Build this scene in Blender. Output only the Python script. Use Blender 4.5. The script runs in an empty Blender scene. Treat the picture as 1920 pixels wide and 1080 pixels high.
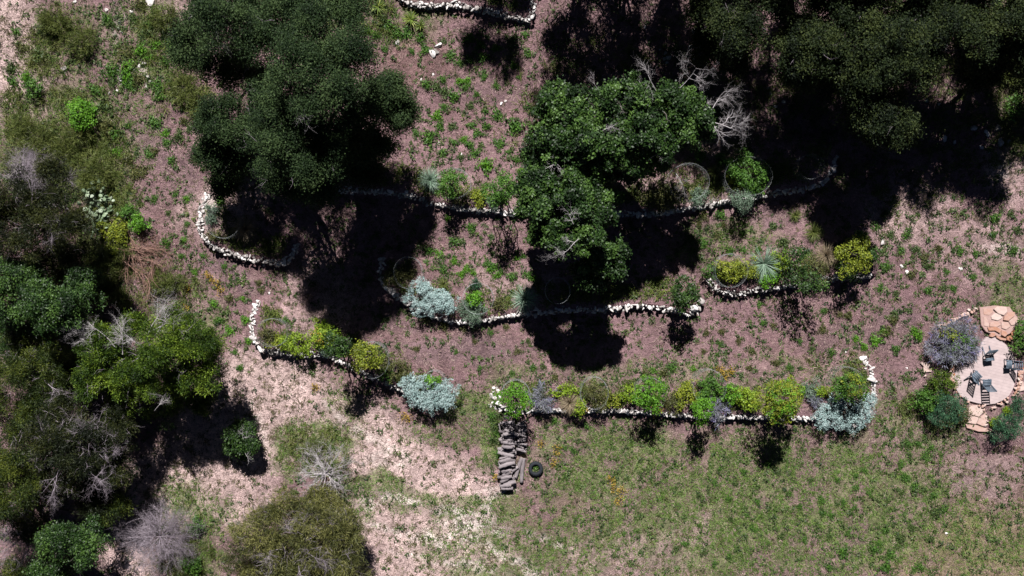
import bpy, math, random
import numpy as np
from mathutils import Vector, Matrix, noise as mnoise

# ------------------------------------------------------------------ camera, light, exposure
SC = bpy.context.scene
COL = SC.collection
H = 50.0            # camera height above z = 0
PPM = 40.0          # photo pixels per metre at z = 0
ELEV = 52.0

cam_d = bpy.data.cameras.new("camera")
cam = bpy.data.objects.new("camera", cam_d)
COL.objects.link(cam)
cam.location = (0, 0, H)
cam.rotation_euler = (0, 0, 0)
cam_d.sensor_width = 36.0
cam_d.lens = 36.0 * H / (1920.0 / PPM)
cam_d.clip_end = 2000
SC.camera = cam

world = bpy.data.worlds.new("World")
SC.world = world
world.use_nodes = True
wn = world.node_tree
sky = wn.nodes.new("ShaderNodeTexSky")
sky.sky_type = 'NISHITA'
sky.sun_disc = False
sky.sun_elevation = math.radians(ELEV)
sky.sun_rotation = math.radians(-5)
sky.air_density = 0.12
sky.dust_density = 0.1
wn.links.new(sky.outputs[0], wn.nodes["Background"].inputs[0])
wn.nodes["Background"].inputs[1].default_value = 0.05

sun_d = bpy.data.lights.new("sun", 'SUN')
sun_d.energy = 5.0
sun_d.angle = math.radians(0.5)
sun_d.color = (1.0, 0.965, 0.955)
sun = bpy.data.objects.new("sun", sun_d)
COL.objects.link(sun)
sun.rotation_euler = (math.radians(-(90 - ELEV)), 0, math.radians(5))
sun.location = (0, 30, 40)

SC.view_settings.view_transform = 'Standard'
SC.view_settings.look = 'None'
SC.view_settings.gamma = 1.0
SC.view_settings.exposure = 0.75
SC.cycles.max_bounces = 6
SC.cycles.diffuse_bounces = 1
SC.cycles.transmission_bounces = 2

RNG = np.random.default_rng(7)
random.seed(7)

# ------------------------------------------------------------------ materials
def new_mat(name):
    m = bpy.data.materials.new(name)
    m.use_nodes = True
    nt = m.node_tree
    b = nt.nodes["Principled BSDF"]
    return m, nt, b

def ramp(nt, cols):
    r = nt.nodes.new("ShaderNodeValToRGB")
    el = r.color_ramp.elements
    n = len(cols)
    el[0].position = 0.0
    el[1].position = 1.0
    el[0].color = (*cols[0], 1)
    el[1].color = (*cols[-1], 1)
    for i in range(1, n - 1):
        e = el.new(i / (n - 1))
        e.color = (*cols[i], 1)
    return r

def leaf_mat(name, cols, rough=0.55, trans=0.22, spec=0.3):
    m, nt, b = new_mat(name)
    a = nt.nodes.new("ShaderNodeAttribute")
    a.attribute_name = "tint"
    r = ramp(nt, cols)
    nt.links.new(a.outputs["Fac"], r.inputs[0])
    nt.links.new(r.outputs[0], b.inputs["Base Color"])
    b.inputs["Roughness"].default_value = rough
    b.inputs["Specular IOR Level"].default_value = spec
    if trans > 0:
        t = nt.nodes.new("ShaderNodeBsdfTranslucent")
        nt.links.new(r.outputs[0], t.inputs[0])
        mx = nt.nodes.new("ShaderNodeMixShader")
        mx.inputs[0].default_value = trans
        nt.links.new(b.outputs[0], mx.inputs[1])
        nt.links.new(t.outputs[0], mx.inputs[2])
        nt.links.new(mx.outputs[0], nt.nodes["Material Output"].inputs[0])
    return m

def solid_mat(name, cols, rough=0.8, scale=8.0, bump=0.3, spec=0.3, attr=True, stretch=(1, 1, 1), metallic=0.0):
    """ramp over the tint attribute plus noise, with a noise bump"""
    m, nt, b = new_mat(name)
    tc = nt.nodes.new("ShaderNodeTexCoord")
    mp = nt.nodes.new("ShaderNodeMapping")
    mp.inputs["Scale"].default_value = stretch
    nt.links.new(tc.outputs["Object"], mp.inputs[0])
    n = nt.nodes.new("ShaderNodeTexNoise")
    n.inputs["Scale"].default_value = scale
    n.inputs["Detail"].default_value = 6
    n.inputs["Roughness"].default_value = 0.65
    nt.links.new(mp.outputs[0], n.inputs["Vector"])
    r = ramp(nt, cols)
    if attr:
        a = nt.nodes.new("ShaderNodeAttribute")
        a.attribute_name = "tint"
        ad = nt.nodes.new("ShaderNodeMath")
        ad.operation = 'MULTIPLY_ADD'
        ad.inputs[1].default_value = 0.9
        ad.inputs[2].default_value = -0.45
        nt.links.new(n.outputs["Fac"], ad.inputs[0])
        a2 = nt.nodes.new("ShaderNodeMath")
        a2.operation = 'ADD'
        nt.links.new(a.outputs["Fac"], a2.inputs[0])
        nt.links.new(ad.outputs[0], a2.inputs[1])
        nt.links.new(a2.outputs[0], r.inputs[0])
    else:
        nt.links.new(n.outputs["Fac"], r.inputs[0])
    nt.links.new(r.outputs[0], b.inputs["Base Color"])
    b.inputs["Roughness"].default_value = rough
    b.inputs["Specular IOR Level"].default_value = spec
    b.inputs["Metallic"].default_value = metallic
    if bump:
        bp = nt.nodes.new("ShaderNodeBump")
        bp.inputs["Strength"].default_value = bump
        bp.inputs["Distance"].default_value = 0.03
        nt.links.new(n.outputs["Fac"], bp.inputs["Height"])
        nt.links.new(bp.outputs[0], b.inputs["Normal"])
    return m

MAT = dict(
    oak=leaf_mat("oak_leaf", [(.008, .021, .005), (.022, .055, .010), (.078, .150, .028)], rough=.5, spec=.34),
    darkoak=leaf_mat("dark_oak_leaf", [(.007, .017, .006), (.022, .043, .014), (.062, .098, .034)], rough=.65, spec=.15),
    topoak=leaf_mat("olive_oak_leaf", [(.006, .011, .005), (.017, .029, .009), (.050, .066, .018)], rough=.65, spec=.15),
    juniper=leaf_mat("juniper_needle", [(.009, .019, .004), (.032, .052, .009), (.11, .135, .018)], trans=.12),
    darkjuniper=leaf_mat("dark_juniper_needle", [(.006, .010, .004), (.017, .025, .007), (.058, .066, .015)], trans=.12),
    olivejuniper=leaf_mat("olive_juniper_needle", [(.030, .038, .012), (.092, .100, .028), (.21, .205, .065)], trans=.12),
    bright=leaf_mat("bright_juniper_needle", [(.014, .034, .004), (.052, .10, .009), (.17, .25, .022)], trans=.15),
    green=leaf_mat("green_leaf", [(.022, .062, .010), (.058, .145, .018), (.12, .24, .035)], trans=.25),
    vivid=leaf_mat("vivid_leaf", [(.035, .105, .008), (.09, .235, .014), (.17, .37, .03)], trans=.25),
    lime=leaf_mat("lime_leaf", [(.07, .13, .010), (.18, .285, .018), (.32, .42, .04)], trans=.25),
    yellowgreen=leaf_mat("yellow_green_leaf", [(.065, .095, .010), (.16, .205, .016), (.31, .34, .035)], trans=.2),
    olive=leaf_mat("olive_leaf", [(.035, .042, .012), (.08, .09, .025), (.15, .14, .05)], trans=.2),
    greygreen=leaf_mat("grey_green_leaf", [(.05, .08, .05), (.11, .17, .11), (.20, .27, .19)], trans=.1),
    bluegreen=leaf_mat("blue_green_leaf", [(.018, .055, .030), (.045, .12, .06), (.09, .20, .10)], trans=.2),
    silver=leaf_mat("silver_leaf", [(.13, .21, .195), (.31, .43, .41), (.50, .62, .60)], trans=.08, rough=.8, spec=.1),
    lavender=leaf_mat("lavender_flower", [(.10, .12, .10), (.20, .22, .21), (.29, .285, .36), (.20, .18, .40)], trans=.15, rough=.8),
    tan=leaf_mat("tan_grass", [(.14, .11, .07), (.28, .22, .14), (.42, .34, .24)], trans=.15, rough=.8),
    olivegrass=leaf_mat("olive_grass", [(.042, .065, .014), (.105, .135, .030), (.20, .22, .065)], trans=.2),
    litter=leaf_mat("straw_litter", [(.10, .065, .06), (.24, .165, .15), (.42, .32, .28)], trans=.0, rough=.9, spec=.1),
    drytuft=leaf_mat("dry_tuft", [(.05, .045, .022), (.11, .10, .05), (.19, .165, .09)], trans=.1, rough=.9, spec=.1),
    scrub=leaf_mat("scrub_leaf", [(.022, .045, .014), (.06, .10, .026), (.13, .17, .05)], trans=.2),
    bedgreen=leaf_mat("bed_leaf", [(.03, .05, .012), (.09, .13, .022), (.19, .22, .05)], trans=.2),
    gold=leaf_mat("gold_flower", [(.26, .17, .02), (.42, .27, .03), (.55, .40, .06)], trans=.2),
    sotol=leaf_mat("sotol_blade", [(.10, .17, .11), (.20, .30, .21), (.34, .43, .34)], trans=.1, rough=.5),
    yucca=leaf_mat("yucca_blade", [(.04, .08, .015), (.12, .18, .03), (.33, .36, .08)], trans=.1, rough=.5),
    cactus=leaf_mat("cactus_pad", [(.10, .145, .08), (.19, .25, .15), (.40, .46, .35)], trans=.0, rough=.6),
    grass=leaf_mat("green_grass", [(.050, .108, .018), (.11, .205, .036), (.22, .31, .070)], trans=.25),
    stone=solid_mat("limestone", [(.12, .11, .10), (.36, .33, .31), (.60, .565, .54), (.74, .71, .69)], rough=.9, scale=9, bump=.5, spec=.2),
    flag=solid_mat("orange_flagstone", [(.30, .12, .055), (.38, .22, .165), (.42, .29, .25), (.50, .405, .36)], rough=.85, scale=6, bump=.3, spec=.2),
    bed=solid_mat("pink_stone_bed", [(.20, .13, .12), (.33, .215, .19), (.42, .30, .27)], rough=.9, scale=9, bump=.5),
    bark=solid_mat("grey_bark", [(.03, .025, .022), (.08, .066, .06), (.16, .14, .13)], rough=.95, scale=14, bump=.6, stretch=(1, 1, .25)),
    dead=solid_mat("dead_wood", [(.20, .18, .185), (.40, .37, .375), (.62, .58, .59)], rough=.9, scale=10, bump=.2),
    mauvedead=solid_mat("mauve_dead_twig", [(.13, .105, .12), (.29, .245, .28), (.50, .44, .48)], rough=.9, scale=10, bump=.0),
    log=solid_mat("weathered_log", [(.045, .038, .040), (.15, .13, .135), (.34, .30, .305)], rough=.95, scale=16, bump=.7, stretch=(.3, 1, 1)),
    cut=solid_mat("cut_wood_end", [(.20, .15, .12), (.40, .32, .26), (.50, .42, .35)], rough=.9, scale=20, bump=.2),
    brush=solid_mat("brown_brush", [(.10, .055, .042), (.24, .135, .105), (.40, .26, .21)], rough=.95, scale=8, bump=0),
    wire=solid_mat("galvanised_wire", [(.20, .22, .22), (.30, .32, .33), (.40, .42, .42)], rough=.6, scale=6, bump=0, metallic=.2),
    rubber=solid_mat("tyre_rubber", [(.007, .009, .013), (.014, .017, .022), (.032, .036, .044)], rough=.75, scale=20, bump=.2),
    chair=solid_mat("slate_paint", [(.055, .075, .10), (.09, .12, .155), (.13, .165, .205)], rough=.5, scale=12, bump=.1, stretch=(.3, 2, 2)),
    screw=solid_mat("steel_screw", [(.2, .2, .21), (.35, .35, .36), (.5, .5, .5)], rough=.4, scale=6, bump=0),
)

# deck boards
def deck_mat():
    m, nt, b = new_mat("pale_decking")
    tc = nt.nodes.new("ShaderNodeTexCoord")
    mp = nt.nodes.new("ShaderNodeMapping")
    mp.inputs["Rotation"].default_value = (0, 0, math.radians(14))
    nt.links.new(tc.outputs["Object"], mp.inputs[0])
    w = nt.nodes.new("ShaderNodeTexBrick")
    w.inputs["Scale"].default_value = 1.0
    w.inputs["Mortar Size"].default_value = 0.006
    w.inputs["Brick Width"].default_value = 2.6
    w.inputs["Row Height"].default_value = 0.14
    w.inputs["Color1"].default_value = (.45, .36, .35, 1)
    w.inputs["Color2"].default_value = (.52, .42, .41, 1)
    w.inputs["Mortar"].default_value = (.36, .29, .29, 1)
    nt.links.new(mp.outputs[0], w.inputs["Vector"])
    n = nt.nodes.new("ShaderNodeTexNoise")
    n.inputs["Scale"].default_value = 5
    n.inputs["Detail"].default_value = 8
    nt.links.new(tc.outputs["Object"], n.inputs["Vector"])
    mx = nt.nodes.new("ShaderNodeMix")
    mx.data_type = 'RGBA'
    mx.blend_type = 'MULTIPLY'
    mx.inputs[0].default_value = 0.35
    nt.links.new(w.outputs["Color"], mx.inputs[6])
    nt.links.new(n.outputs["Fac"], mx.inputs[7])
    nt.links.new(mx.outputs[2], b.inputs["Base Color"])
    b.inputs["Roughness"].default_value = .8
    return m
MAT["deck"] = deck_mat()

# ------------------------------------------------------------------ mesh helpers
def build(name, V, F, mat, parent=None, tint=None, smooth=False, loc=None, mats=None, mat_idx=None):
    """V (n,3); F list of (m,k) int arrays; one mesh object"""
    me = bpy.data.meshes.new(name)
    V = np.asarray(V, dtype=np.float32)
    F = [np.asarray(f, dtype=np.int32) for f in (F if isinstance(F, list) else [F]) if len(f)]
    nl = sum(f.size for f in F)
    npoly = sum(len(f) for f in F)
    me.vertices.add(len(V))
    me.vertices.foreach_set("co", V.ravel())
    me.loops.add(nl)
    me.loops.foreach_set("vertex_index", np.concatenate([f.ravel() for f in F]))
    tot = np.concatenate([np.full(len(f), f.shape[1], dtype=np.int32) for f in F])
    st = np.concatenate([[0], np.cumsum(tot)[:-1]]).astype(np.int32)
    me.polygons.add(npoly)
    me.polygons.foreach_set("loop_start", st)
    me.polygons.foreach_set("loop_total", tot)
    if smooth:
        me.polygons.foreach_set("use_smooth", np.ones(npoly, dtype=bool))
    for mm in (mats or [mat]):
        me.materials.append(mm)
    if mat_idx is not None:
        me.polygons.foreach_set("material_index", np.asarray(mat_idx, dtype=np.int32))
    me.update(calc_edges=True)
    if tint is not None:
        at = me.attributes.new("tint", 'FLOAT', 'POINT')
        at.data.foreach_set("value", np.asarray(tint, dtype=np.float32))
    o = bpy.data.objects.new(name, me)
    COL.objects.link(o)
    if parent is not None:
        o.parent = parent
    if loc is not None:
        o.location = loc
    return o

def empty(name, loc, rz=0.0):
    o = bpy.data.objects.new(name, None)
    o.empty_display_size = 0.2
    COL.objects.link(o)
    o.location = loc
    o.rotation_euler = (0, 0, rz)
    return o

def tag(o, label, cat, group=None):
    o["label"] = label
    o["category"] = cat
    if group:
        o["group"] = group
    return o

class MB:
    """accumulates vertices, quads, triangles and tints"""
    def __init__(self):
        self.V, self.Q, self.T, self.t, self.n = [], [], [], [], 0
    def add(self, V, Q=None, T=None, tint=0.5):
        V = np.asarray(V, dtype=np.float32).reshape(-1, 3)
        if Q is not None and len(Q):
            self.Q.append(np.asarray(Q, dtype=np.int32) + self.n)
        if T is not None and len(T):
            self.T.append(np.asarray(T, dtype=np.int32) + self.n)
        self.V.append(V)
        self.t.append(np.broadcast_to(np.asarray(tint, dtype=np.float32), (len(V),)) if np.ndim(tint) == 0 else np.asarray(tint, dtype=np.float32))
        self.n += len(V)
    def box(self, c, s, R=None, tint=0.5):
        x, y, z = s[0] / 2, s[1] / 2, s[2] / 2
        V = np.array([[-x, -y, -z], [x, -y, -z], [x, y, -z], [-x, y, -z], [-x, -y, z], [x, -y, z], [x, y, z], [-x, y, z]])
        if R is not None:
            V = V @ np.asarray(R).T
        self.add(V + np.asarray(c), [[0, 3, 2, 1], [4, 5, 6, 7], [0, 1, 5, 4], [1, 2, 6, 5], [2, 3, 7, 6], [3, 0, 4, 7]], tint=tint)
    def out(self, name, mat, parent=None, **k):
        F = []
        if self.Q: F.append(np.concatenate(self.Q))
        if self.T: F.append(np.concatenate(self.T))
        return build(name, np.concatenate(self.V), F, mat, parent, tint=np.concatenate(self.t), **k)

def unit(a):
    return a / np.maximum(np.linalg.norm(a, axis=-1, keepdims=True), 1e-9)

def cards(P, A, N, L, Wd, tint, mb):
    """rhombic leaves at P along axis A, facing N"""
    n = len(P)
    S = unit(np.cross(A, N))
    L = np.broadcast_to(L, (n,))[:, None]
    Wd = np.broadcast_to(Wd, (n,))[:, None]
    v0, v2 = P, P + A * L
    mid = P + A * L * .45
    V = np.stack([v0, mid + S * Wd * .5, v2, mid - S * Wd * .5], axis=1).reshape(-1, 3)
    mb.add(V, Q=np.arange(4 * n).reshape(-1, 4), tint=np.repeat(np.clip(tint, 0, 1), 4))

def blades(P, A, L, Wd, tint, mb, rng, droop=0.3):
    """two-segment tapering blades starting at P along A, bending down"""
    n = len(P)
    L = np.broadcast_to(L, (n,))[:, None]
    Wd = np.broadcast_to(Wd, (n,))[:, None]
    S = unit(np.cross(A, np.array([0, 0, 1.]) + rng.normal(0, .3, (n, 3))))
    m = P + A * L * .55
    A2 = unit(A + np.array([0, 0, -1.]) * droop)
    e = m + A2 * L * .45
    V = np.stack([P - S * Wd * .5, P + S * Wd * .5, m + S * Wd * .42, m - S * Wd * .42, e], axis=1).reshape(-1, 3)
    b = np.arange(n)[:, None] * 5
    mb.add(V, Q=b + np.array([0, 1, 2, 3]), T=b + np.array([3, 2, 4]), tint=np.repeat(np.clip(tint, 0, 1), 5))

def tubes(seg, mb, k=4, tint=None):
    """seg (n,8): p0 p1 r0 r1 -> open prisms"""
    seg = np.asarray(seg, dtype=np.float64)
    n = len(seg)
    p0, p1, r0, r1 = seg[:, :3], seg[:, 3:6], seg[:, 6:7], seg[:, 7:8]
    d = unit(p1 - p0)
    ref = np.where(np.abs(d[:, 2:3]) > .9, np.array([[1., 0, 0]]), np.array([[0, 0, 1.]]))
    u = unit(np.cross(d, ref))
    v = np.cross(d, u)
    ring0, ring1 = [], []
    for j in range(k):
        a = 2 * math.pi * j / k
        o = u * math.cos(a) + v * math.sin(a)
        ring0.append(p0 + o * r0)
        ring1.append(p1 + o * r1)
    V = np.stack(ring0 + ring1, axis=1).reshape(-1, 3)
    b = np.arange(n)[:, None] * 2 * k
    Q = np.concatenate([b + np.array([j, (j + 1) % k, k + (j + 1) % k, k + j]) for j in range(k)])
    T = np.repeat(tint if tint is not None else RNG.uniform(.25, .8, n), 2 * k)
    mb.add(V, Q=Q, tint=T)

def vn(x, y, s):
    ix, iy = np.floor(x), np.floor(y)
    fx, fy = x - ix, y - iy
    def h(a, b):
        q = np.sin(a * 127.1 + b * 311.7 + s * 74.7) * 43758.5453
        return q - np.floor(q)
    fx = fx * fx * (3 - 2 * fx)
    fy = fy * fy * (3 - 2 * fy)
    return (h(ix, iy) * (1 - fx) + h(ix + 1, iy) * fx) * (1 - fy) + (h(ix, iy + 1) * (1 - fx) + h(ix + 1, iy + 1) * fx) * fy

def fbm(x, y, s, o=4):
    t, a, n = 0, .5, 0
    for i in range(o):
        t = t + a * vn(x * 2 ** i, y * 2 ** i, s + i * 3.1)
        n += a
        a *= .55
    return t / n

def sstep(a, b, x):
    t = np.clip((x - a) / (b - a), 0, 1)
    return t * t * (3 - 2 * t)

# ------------------------------------------------------------------ walls (photo pixels) and terrain
WALLS = {
    "top": [(752, -4), (775, 8), (805, 10), (850, 8), (890, 14), (930, 24), (965, 33), (992, 38), (997, 20), (996, -6)],
    "upper": [(622, 350), (660, 356), (700, 358), (740, 362), (775, 368), (805, 378), (850, 388), (900, 394), (950, 397), (1000, 400), (1060, 402), (1140, 400), (1200, 400), (1250, 397), (1300, 390), (1340, 381), (1400, 371), (1450, 362), (1500, 354), (1540, 344), (1556, 322), (1566, 290)],
    "small": [(392, 368), (382, 385), (378, 410), (380, 438), (398, 462), (430, 474), (465, 484), (500, 492), (535, 494), (549, 478), (556, 457)],
    "middle": [(717, 487), (714, 510), (720, 534), (748, 556), (780, 578), (820, 596), (860, 603), (915, 599), (960, 590), (1000, 585), (1060, 580), (1120, 580), (1180, 574), (1220, 573), (1260, 580), (1290, 588), (1306, 582), (1311, 566)],
    "right": [(1331, 524), (1342, 542), (1370, 549), (1410, 546), (1440, 541), (1480, 534), (1520, 527), (1560, 520), (1600, 519), (1634, 517)],
    "lowleft": [(486, 568), (476, 590), (474, 615), (480, 640), (495, 654), (530, 660), (570, 663), (610, 665), (640, 674), (680, 694), (720, 714), (755, 732), (790, 745), (825, 742)],
    "lowlong": [(940, 762), (970, 768), (1010, 767), (1060, 769), (1130, 767), (1180, 770), (1230, 774), (1290, 778), (1350, 780), (1410, 781), (1470, 784), (1530, 784), (1570, 796), (1605, 796), (1628, 770), (1636, 738), (1634, 714), (1628, 690), (1616, 668)],
}
SLOPE = 0.05
def approx(px, py, dz=.25):
    y = (540 - py) / PPM
    z = SLOPE * y + dz
    return (px - 960) / PPM * (H - z) / H, y * (H - z) / H

WALLXY = {k: np.array([approx(*p) for p in v]) for k, v in WALLS.items()}
GX0, GX1, GY0, GY1, GS = -33.0, 33.0, -20.0, 22.0, 0.11
gx = np.arange(GX0, GX1 + 1e-6, GS)
gy = np.arange(GY0, GY1 + 1e-6, GS)
XX, YY = np.meshgrid(gx, gy)
ZZ = SLOPE * YY + .22 * (fbm(XX * .13 + 9, YY * .13 + 4, 3, 3) - .5) + .09 * (fbm(XX * .9, YY * .9, 5, 3) - .5)

WALLD = np.full(XX.shape, 9.0)
BED = np.zeros(XX.shape)
for k, P in WALLXY.items():
    best = np.full(XX.shape, 1e9)
    side = np.zeros(XX.shape)
    over = np.zeros(XX.shape)
    n = len(P) - 1
    for i in range(n):
        a, b = P[i], P[i + 1]
        d = b - a
        L = np.hypot(*d)
        t = ((XX - a[0]) * d[0] + (YY - a[1]) * d[1]) / L
        tc = np.clip(t, 0, L)
        qx, qy = a[0] + d[0] / L * tc, a[1] + d[1] / L * tc
        dist = np.hypot(XX - qx, YY - qy)
        s = np.sign((YY - a[1]) * d[0] - (XX - a[0]) * d[1])
        ov = np.where(i == 0, np.maximum(-t, 0), 0) + np.where(i == n - 1, np.maximum(t - L, 0), 0)
        u = dist < best - 1e-9
        best = np.where(u, dist, best)
        side = np.where(u, s, side)
        over = np.where(u, ov, over)
    WALLD = np.minimum(WALLD, best)
    sd = best * side
    m = sstep(-.14, .08, sd) * (1 - sstep(1.2, 4.0, sd)) * (1 - sstep(0, .5, over))
    ZZ += .40 * m
    BED = np.maximum(BED, (sd > .25) * (1 - sstep(.9, 1.5, sd)) * (over < .01))
# the patio is level
PC = approx(1850, 700, .2)
pd = np.hypot((XX - PC[0]) / 2.7, (YY - PC[1]) / 2.6)
PZ = SLOPE * PC[1] + .1
ZZ = ZZ * sstep(.85, 1.5, pd) + PZ * (1 - sstep(.85, 1.5, pd))

def ground(x, y):
    x, y = np.asarray(x, float), np.asarray(y, float)
    fx = np.clip((x - GX0) / GS, 0, len(gx) - 1.001)
    fy = np.clip((y - GY0) / GS, 0, len(gy) - 1.001)
    i, j = fx.astype(int), fy.astype(int)
    u, v = fx - i, fy - j
    return (ZZ[j, i] * (1 - u) + ZZ[j, i + 1] * u) * (1 - v) + (ZZ[j + 1, i] * (1 - u) + ZZ[j + 1, i + 1] * u) * v

def walldist(x, y):
    i = np.clip(((np.asarray(x) - GX0) / GS).astype(int), 0, len(gx) - 1)
    j = np.clip(((np.asarray(y) - GY0) / GS).astype(int), 0, len(gy) - 1)
    return WALLD[j, i]

def W(px, py, h=0.0):
    """photo pixel + height above ground -> world"""
    px, py = np.asarray(px, float), np.asarray(py, float)
    z = np.zeros_like(px) + h
    for _ in range(6):
        x = (px - 960) / PPM * (H - z) / H
        y = (540 - py) / PPM * (H - z) / H
        z = ground(x, y) + h
    return np.stack([x, y, z], axis=-1)

def mpp(h):
    return (H - h) / H / PPM

# ------------------------------------------------------------------ soil zones in photo pixels
PX = 960 + XX * PPM * H / (H - ZZ)
PY = 540 - YY * PPM * H / (H - ZZ)
def zone(px, py, blobs, warp=30):
    wx = px + warp * 2 * (fbm(px / 60, py / 60, 11) - .5) + warp * (fbm(px / 17, py / 17, 12) - .5)
    wy = py + warp * 2 * (fbm(px / 60, py / 60, 13) - .5) + warp * (fbm(px / 17, py / 17, 14) - .5)
    out = np.zeros_like(px)
    for b in blobs:
        cx, cy, rx, ry, a = b[:5]
        th = math.radians(b[5]) if len(b) > 5 else 0
        dx, dy = wx - cx, wy - cy
        u = dx * math.cos(th) + dy * math.sin(th)
        v = -dx * math.sin(th) + dy * math.cos(th)
        d = np.sqrt((u / rx) ** 2 + (v / ry) ** 2)
        out = np.maximum(out, a * (1 - sstep(.55, 1.25, d)))
    return out
PALE = [(490, 740, 130, 100, 1), (420, 850, 130, 100, .95), (700, 830, 170, 75, .95, 30), (560, 760, 80, 70, .8), (320, 900, 110, 80, .9), (820, 890, 150, 60, .9, 20),
        (790, 1000, 190, 60, 1, 12), (760, 1070, 190, 60, .95), (450, 940, 90, 60, .7), (240, 1040, 70, 70, .8), (20, 70, 80, 110, 1), (60, 160, 70, 60, .6), (20, 200, 60, 60, .6),
        (1700, 400, 90, 70, .5), (1840, 470, 110, 60, .35), (1890, 330, 50, 60, .5), (390, 400, 60, 60, .5), (470, 350, 70, 60, .5), (600, 560, 80, 80, .35), (1370, 300, 50, 40, .5), (920, 360, 120, 30, .4), (1280, 360, 120, 30, .5),
        (1270, 1000, 120, 40, .4), (1180, 1050, 160, 40, .35), (1850, 890, 90, 40, .45), (330, 30, 50, 50, .6), (960, 540, 90, 30, .4)]
CAL = [(890, 985, 70, 12, .9, 12), (905, 962, 12, 22, .7), (850, 1003, 60, 12, .8, 8), (705, 938, 34, 12, .9, -20), (1025, 1015, 55, 9, .8, 25), (930, 925, 40, 18, .6), (388, 385, 14, 26, .7), (268, 128, 14, 20, .7), (222, 50, 8, 40, .6), (280, 3, 20, 12, .9), (220, 150, 14, 20, .6), (650, 1000, 30, 8, .5, -30), (1880, 320, 18, 20, .5), (730, 860, 50, 20, .4), (820, 950, 120, 9, .8, 14), (770, 1000, 100, 8, .7, 14), (960, 1045, 90, 9, .7, 24), (700, 820, 90, 9, .5, 32), (640, 780, 60, 10, .5, 40), (840, 1050, 110, 8, .6, 10), (480, 800, 60, 16, .4, 70), (1880, 470, 40, 12, .5)]
RED = [(780, 120, 80, 50, .8), (740, 200, 40, 60, .5), (860, 650, 200, 50, .55), (780, 610, 120, 60, .5), (1290, 1078, 50, 16, .8), (1560, 640, 140, 60, .35), (900, 190, 100, 80, .3), (480, 520, 80, 60, .4), (330, 430, 60, 60, .3), (270, 480, 60, 50, .5), (1780, 600, 60, 60, .4), (1850, 890, 90, 50, .35), (620, 560, 60, 60, .4), (800, 490, 100, 50, .25)]
GRASS = [(1420, 930, 330, 130, .95), (1150, 870, 190, 90, .9), (1060, 1010, 280, 60, .7), (1660, 980, 220, 100, .95), (1860, 1010, 120, 80, .7), (600, 815, 80, 35, 1), (570, 860, 60, 45, .9), (350, 960, 90, 60, .9), (370, 1040, 60, 70, .95), (680, 900, 110, 24, .8, 12), (860, 945, 160, 22, .7, 5),
         (890, 760, 60, 40, .8), (920, 810, 36, 60, .9), (830, 800, 90, 30, .6), (100, 270, 160, 120, .95), (60, 200, 70, 40, .6), (290, 80, 90, 110, .65), (200, 420, 60, 130, .8), (120, 80, 80, 70, .7), (1890, 560, 60, 60, .6), (1890, 100, 40, 200, .8), (1370, 460, 110, 40, .55), (1700, 800, 130, 80, .5), (640, 760, 40, 50, .5), (360, 600, 80, 60, .55), (1240, 700, 220, 30, .4), (620, 30, 80, 60, .6), (760, 40, 80, 50, .5),
         (1550, 880, 240, 70, .75), (960, 700, 60, 30, .4), (1480, 690, 180, 30, .3), (650, 940, 60, 60, .7), (240, 220, 70, 120, .5), (1000, 1060, 200, 30, .7), (1440, 1060, 260, 40, .8)]
LAWN = [(1880, 1030, 170, 110, 1), (1820, 1075, 200, 60, 1), (1000, 960, 130, 30, .4)]

pale = zone(PX, PY, PALE)
cal = zone(PX, PY, CAL, 14)
red = zone(PX, PY, RED)
grs = zone(PX, PY, GRASS)
lawn = zone(PX, PY, LAWN, 60)

def mixc(c, k, t):
    return c * (1 - t[..., None]) + np.array(k) * t[..., None]
base = np.zeros(XX.shape + (3,)) + np.array((.288, .178, .188))
base = mixc(base, (.215, .125, .112), red * .75)
base = mixc(base, (.76, .575, .53), pale * (.62 + .38 * fbm(XX * .8, YY * .8, 31)))
mauve = zone(PX, PY, [(214, 60, 14, 80, .9, -4), (232, 190, 14, 60, .6), (285, 270, 34, 60, .7, -25), (330, 330, 30, 60, .5, -20), (440, 520, 70, 26, .8, 25), (760, 600, 60, 30, .6), (870, 655, 150, 34, .8), (1590, 640, 120, 30, .5), (1480, 610, 80, 26, .4), (900, 170, 110, 30, .5), (1690, 600, 60, 26, .5, -10), (1850, 895, 70, 30, .7), (1420, 410, 60, 24, .5)], 24)
base = mixc(base, (.205, .140, .152), mauve * .8)
gm = np.clip(grs * (.35 + 1.0 * sstep(.38, .62, fbm(XX * 1.1, YY * 1.1, 33))), 0, 1)
base = mixc(base, (.150, .200, .065), gm * .78)
base = mixc(base, (.27, .225, .12), lawn * .6)
speck = fbm(XX * 3.1, YY * 3.1, 35, 3)
base = mixc(base, (.84, .74, .67), cal * sstep(.30, .5, speck))
base *= (.62 + .76 * fbm(XX * 1.7, YY * 1.7, 37))[..., None]
base *= (.72 + .56 * fbm(XX * 5.5, YY * 5.5, 38, 2))[..., None]

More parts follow.
